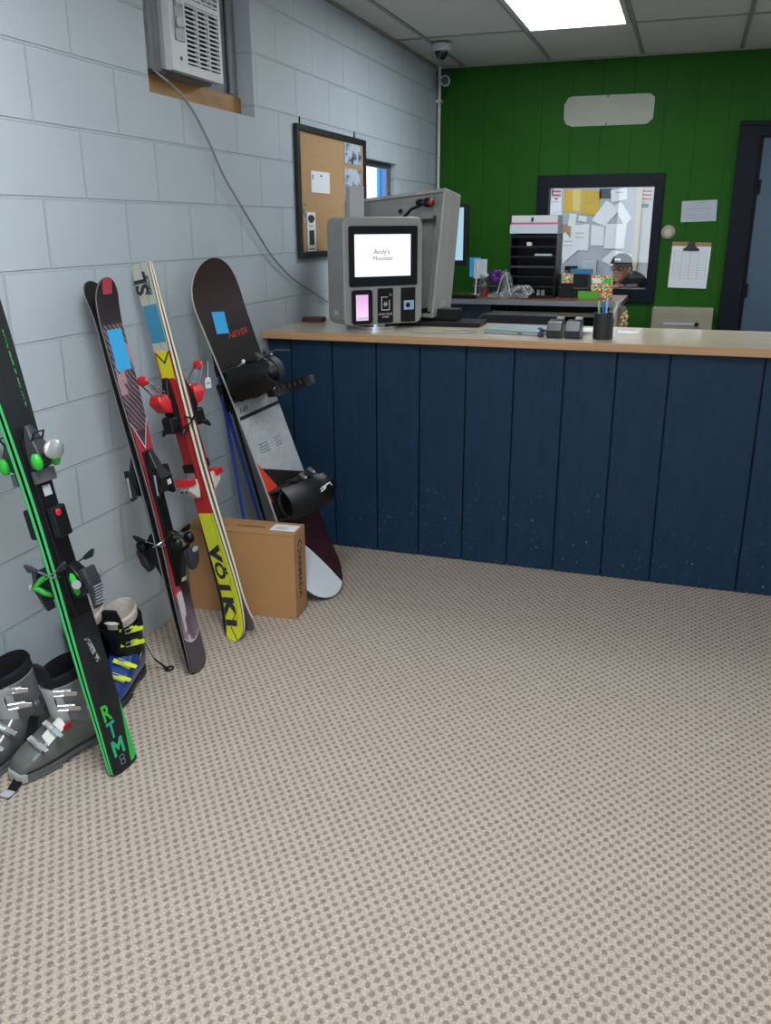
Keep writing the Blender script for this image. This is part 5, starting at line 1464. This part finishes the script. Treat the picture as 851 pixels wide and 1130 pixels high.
onwall('flag_picture', 'small red, white and blue flag picture at the top right of the office wall', 'flag', [(701, 207), (720, 207), (719, 221), (700, 221)], M_flagm, .004)
r, P = onwall('name_sign', 'dark lettered strip below the flag picture on the office wall', 'sign', [(701, 225), (716, 225), (715.5, 229), (700.5, 229)], M_ink, .004)
r = thing('office_wall_box', 'grey wall box with a lid on the office wall left of the person', 'wall box', T(W(651, 300, 1, YO).x, YO, W(651, 304, 1, YO).z))
MB().box((-.07, -.10, 0), (.07, -.036, .15)).make('body', M_paper2, r, bevel=.004)
MB().box((-.055, -.105, .02), (.055, -.1003, .03)).make('slot', M_inkgrey, r)
tag(MB().box((-.06, -.06, 0), (.06, -.034, .04)).make('office_shelf_clip', M_black, M=T(W(631, 298, 1, YO).x, YO, W(631, 298, 1, YO).z)), 'small black clip box on the office wall below the certificate', 'clip box')

# ------------------------------------------------------------------ seated person in the office
YP = 8.25
HP = W(686.5, 296, 1, YP)
ps = thing('person', 'person in a dark cap, glasses and dark jacket seated behind the interior window', 'person', T(HP.x, YP, 0) @ RZ(-.35))
hz_ = HP.z
sk = mat('skin', 'B98470', .6); jk = mat('dark_jacket', '10141B', .8, spec=.2, vary=.1); capm = mat('dark_cap', '060D14', .8, spec=.2)
def skin_mesh(name, pts, edges, rad, m, parent, sub=2, root=0):
    me = bpy.data.meshes.new(name); me.from_pydata(pts, edges, []); me.materials.append(m)
    o = bpy.data.objects.new(name, me); COL.objects.link(o); o.parent = parent
    s = o.modifiers.new('skin', 'SKIN'); s.use_smooth_shade = True
    for i, r_ in enumerate(rad):
        v = me.skin_vertices[0].data[i]; v.radius = r_ if isinstance(r_, tuple) else (r_, r_); v.use_root = (i == root)
    sb = o.modifiers.new('sub', 'SUBSURF'); sb.levels = sub; sb.render_levels = sub
    return o
sh_z = hz_-.20
body_pts = [(0, .02, sh_z-.50), (0, .02, sh_z-.25), (0, 0, sh_z-.03), (0, -.0, sh_z+.06), (0, .01, hz_-.09), (0, .01, hz_-.03), (0, .01, hz_+.05),
            (-.17, 0, sh_z-.02), (-.22, -.02, sh_z-.28), (-.16, -.24, sh_z-.36), (.17, 0, sh_z-.02), (.22, -.02, sh_z-.28), (.16, -.24, sh_z-.36),
            (-.10, -.02, sh_z-.52), (-.13, -.42, sh_z-.50), (-.13, -.44, sh_z-.86), (.10, -.02, sh_z-.52), (.13, -.42, sh_z-.50), (.13, -.44, sh_z-.86),
            (-.13, -.54, sh_z-.91), (.13, -.54, sh_z-.91), (-.09, -.33, sh_z-.38), (.09, -.33, sh_z-.38)]
body_e = [(0, 1), (1, 2), (2, 3), (3, 4), (4, 5), (5, 6), (2, 7), (7, 8), (8, 9), (9, 21), (2, 10), (10, 11), (11, 12), (12, 22), (0, 13), (13, 14), (14, 15), (15, 19), (0, 16), (16, 17), (17, 18), (18, 20)]
body_r = [(.14, .11), (.13, .10), (.11, .08), .045, .045, .05, .045, .055, .045, .035, .055, .045, .035, .09, .065, .045, .09, .065, .045, .035, .035, .03, .03]
skin_mesh('body', body_pts, body_e, body_r, sk, ps)
jp = [(0, .02, sh_z-.50), (0, .02, sh_z-.25), (0, 0, sh_z-.02), (0, .0, sh_z+.06), (-.18, 0, sh_z-.02), (-.235, -.02, sh_z-.28), (-.165, -.235, sh_z-.36), (.18, 0, sh_z-.02), (.235, -.02, sh_z-.28), (.165, -.235, sh_z-.36)]
je = [(0, 1), (1, 2), (2, 3), (2, 4), (4, 5), (5, 6), (2, 7), (7, 8), (8, 9)]
jr_ = [(.19, .15), (.18, .14), (.16, .13), (.10, .10), .095, .075, .055, .095, .075, .055]
skin_mesh('jacket', jp, je, jr_, jk, ps)
skin_mesh('trousers', [(0, .02, sh_z-.54), (-.10, -.02, sh_z-.54), (-.13, -.42, sh_z-.50), (-.13, -.44, sh_z-.85), (.10, -.02, sh_z-.54), (.13, -.42, sh_z-.50), (.13, -.44, sh_z-.85)],
          [(0, 1), (1, 2), (2, 3), (0, 4), (4, 5), (5, 6)], [(.16, .13), .11, .08, .06, .11, .08, .06], M_ink, ps)
hr = []
for z, w_, yf, yb in ((-.118, .022, -.085, -.03), (-.105, .038, -.096, .0), (-.075, .054, -.098, .04), (-.04, .064, -.097, .065), (0, .072, -.096, .08), (.035, .075, -.098, .085), (.07, .070, -.09, .08), (.10, .050, -.06, .06)):
    hr.append([(w_*math.cos(2*PI*k/20), (yf+yb)/2+(yb-yf)/2*math.sin(2*PI*k/20), hz_+z) for k in range(20)])
MB().loft(hr).make('head', sk, ps, smooth=True)
MB().ell((.045, .075, hz_-.125), (.165, .115, .105)).make('hood', jk, ps, smooth=True)
MB().ell((.03, .03, hz_-.25), (.215, .15, .12)).make('collar', jk, ps, smooth=True)
MB().ell((0, -.012, hz_+.045), (.090, .108, .088), zmin=-.15).make('cap_crown', capm, ps, smooth=True)
MB().loft([[(-.070*math.cos(t), -.090-.060*k*math.sin(t), hz_+.052-.008*k+zz) for t in [PI*j/8 for j in range(9)]] for k, zz in ((0, 0), (1, 0), (1, .006), (0, .006))], cap=False, closed=False).make('cap_brim', capm, ps)
MB().ell((0, -.105, hz_+.075), (.032, .01, .014), nu=10, nv=6).make('cap_badge', M_paper2, ps)
for s_ in (-1, 1):
    MB().ell((s_*.030, -.090, hz_+.004), (.012, .006, .008), nu=8, nv=6).make('eye', M_white, ps)
    MB().ell((s_*.075, .0, hz_-.012), (.012, .02, .03), nu=8, nv=6).make('ear', sk, ps)
    MB().tube([(s_*.032+.024*math.cos(t*PI/6), -.103, hz_+.002+.018*math.sin(t*PI/6)) for t in range(13)], .0028, 5).tube([(s_*.06, -.106, hz_+.012), (s_*.092, -.01, hz_+.014)], .0025, 5).make('glasses_lens_frame', M_charcoal, ps)
MB().loft([[(-.006, -.098, hz_+.02), (.006, -.098, hz_+.02), (0, -.09, hz_+.02)], [(-.016, -.104, hz_-.028), (.016, -.104, hz_-.028), (0, -.125, hz_-.022)]]).make('nose', sk, ps, smooth=True)
MB().ell((0, -.098, hz_-.058), (.026, .007, .007), nu=10, nv=6).make('mouth', mat('lips', 'B98478', .5), ps, smooth=True)
MB().ell((0, .040, hz_+.0), (.080, .070, .075)).make('hair', mat('dark_hair', '231A16', .8), ps, smooth=True)
cr = thing('office_chair', 'dark chair the person sits on behind the interior window', 'chair', T(HP.x, YP, 0) @ RZ(-.35))
sz = sh_z-.64
MB().prism(rrect(-.24, -.40, .24, .2, .05), sz-.07, sz, 'xy').make('seat', M_charcoal, cr, bevel=.01)
MB().prism(rrect(-.26, sz+.1, .30, sz+.62, .06), .24, .29, 'xz').box((-.03, .205, sz-.06), (.03, .238, sz+.3)).make('backrest', M_charcoal, cr, bevel=.01)
MB().cyl((0, -.1, .1), (0, -.1, sz-.075), .03, 12).make('gas_column', M_black, cr)
mb = MB()
for k in range(5): mb.box((0, -.02, .0), (.28, .02, .09), T(0, -.1, 0) @ RZ(2*PI*k/5))
mb.make('star_base', M_black, cr)
od = thing('office_table', 'grey table in front of the seated person in the office', 'table', T(1.35, 7.35, 0))
MB().box((-.6, -.3, .72), (.6, .3, .75)).make('tabletop', M_paper2, od)
for sx_ in (-1, 1):
    for sy_ in (-1, 1): MB().box((sx_*.57-.02, sy_*.27-.02, 0), (sx_*.57+.02, sy_*.27+.02, .7195)).make('leg', M_charcoal, od)

# ------------------------------------------------------------------ daylight
w = bpy.data.worlds.new('daylight'); sc.world = w; w.use_nodes = True
bg = w.node_tree.nodes['Background']; bg.inputs[0].default_value = (.80, .90, 1.0, 1); bg.inputs[1].default_value = 1.6
vs = sc.view_settings
vs.view_transform = 'Standard'; vs.look = 'None'; vs.gamma = 1.0; vs.use_curve_mapping = False; vs.exposure = 1.12
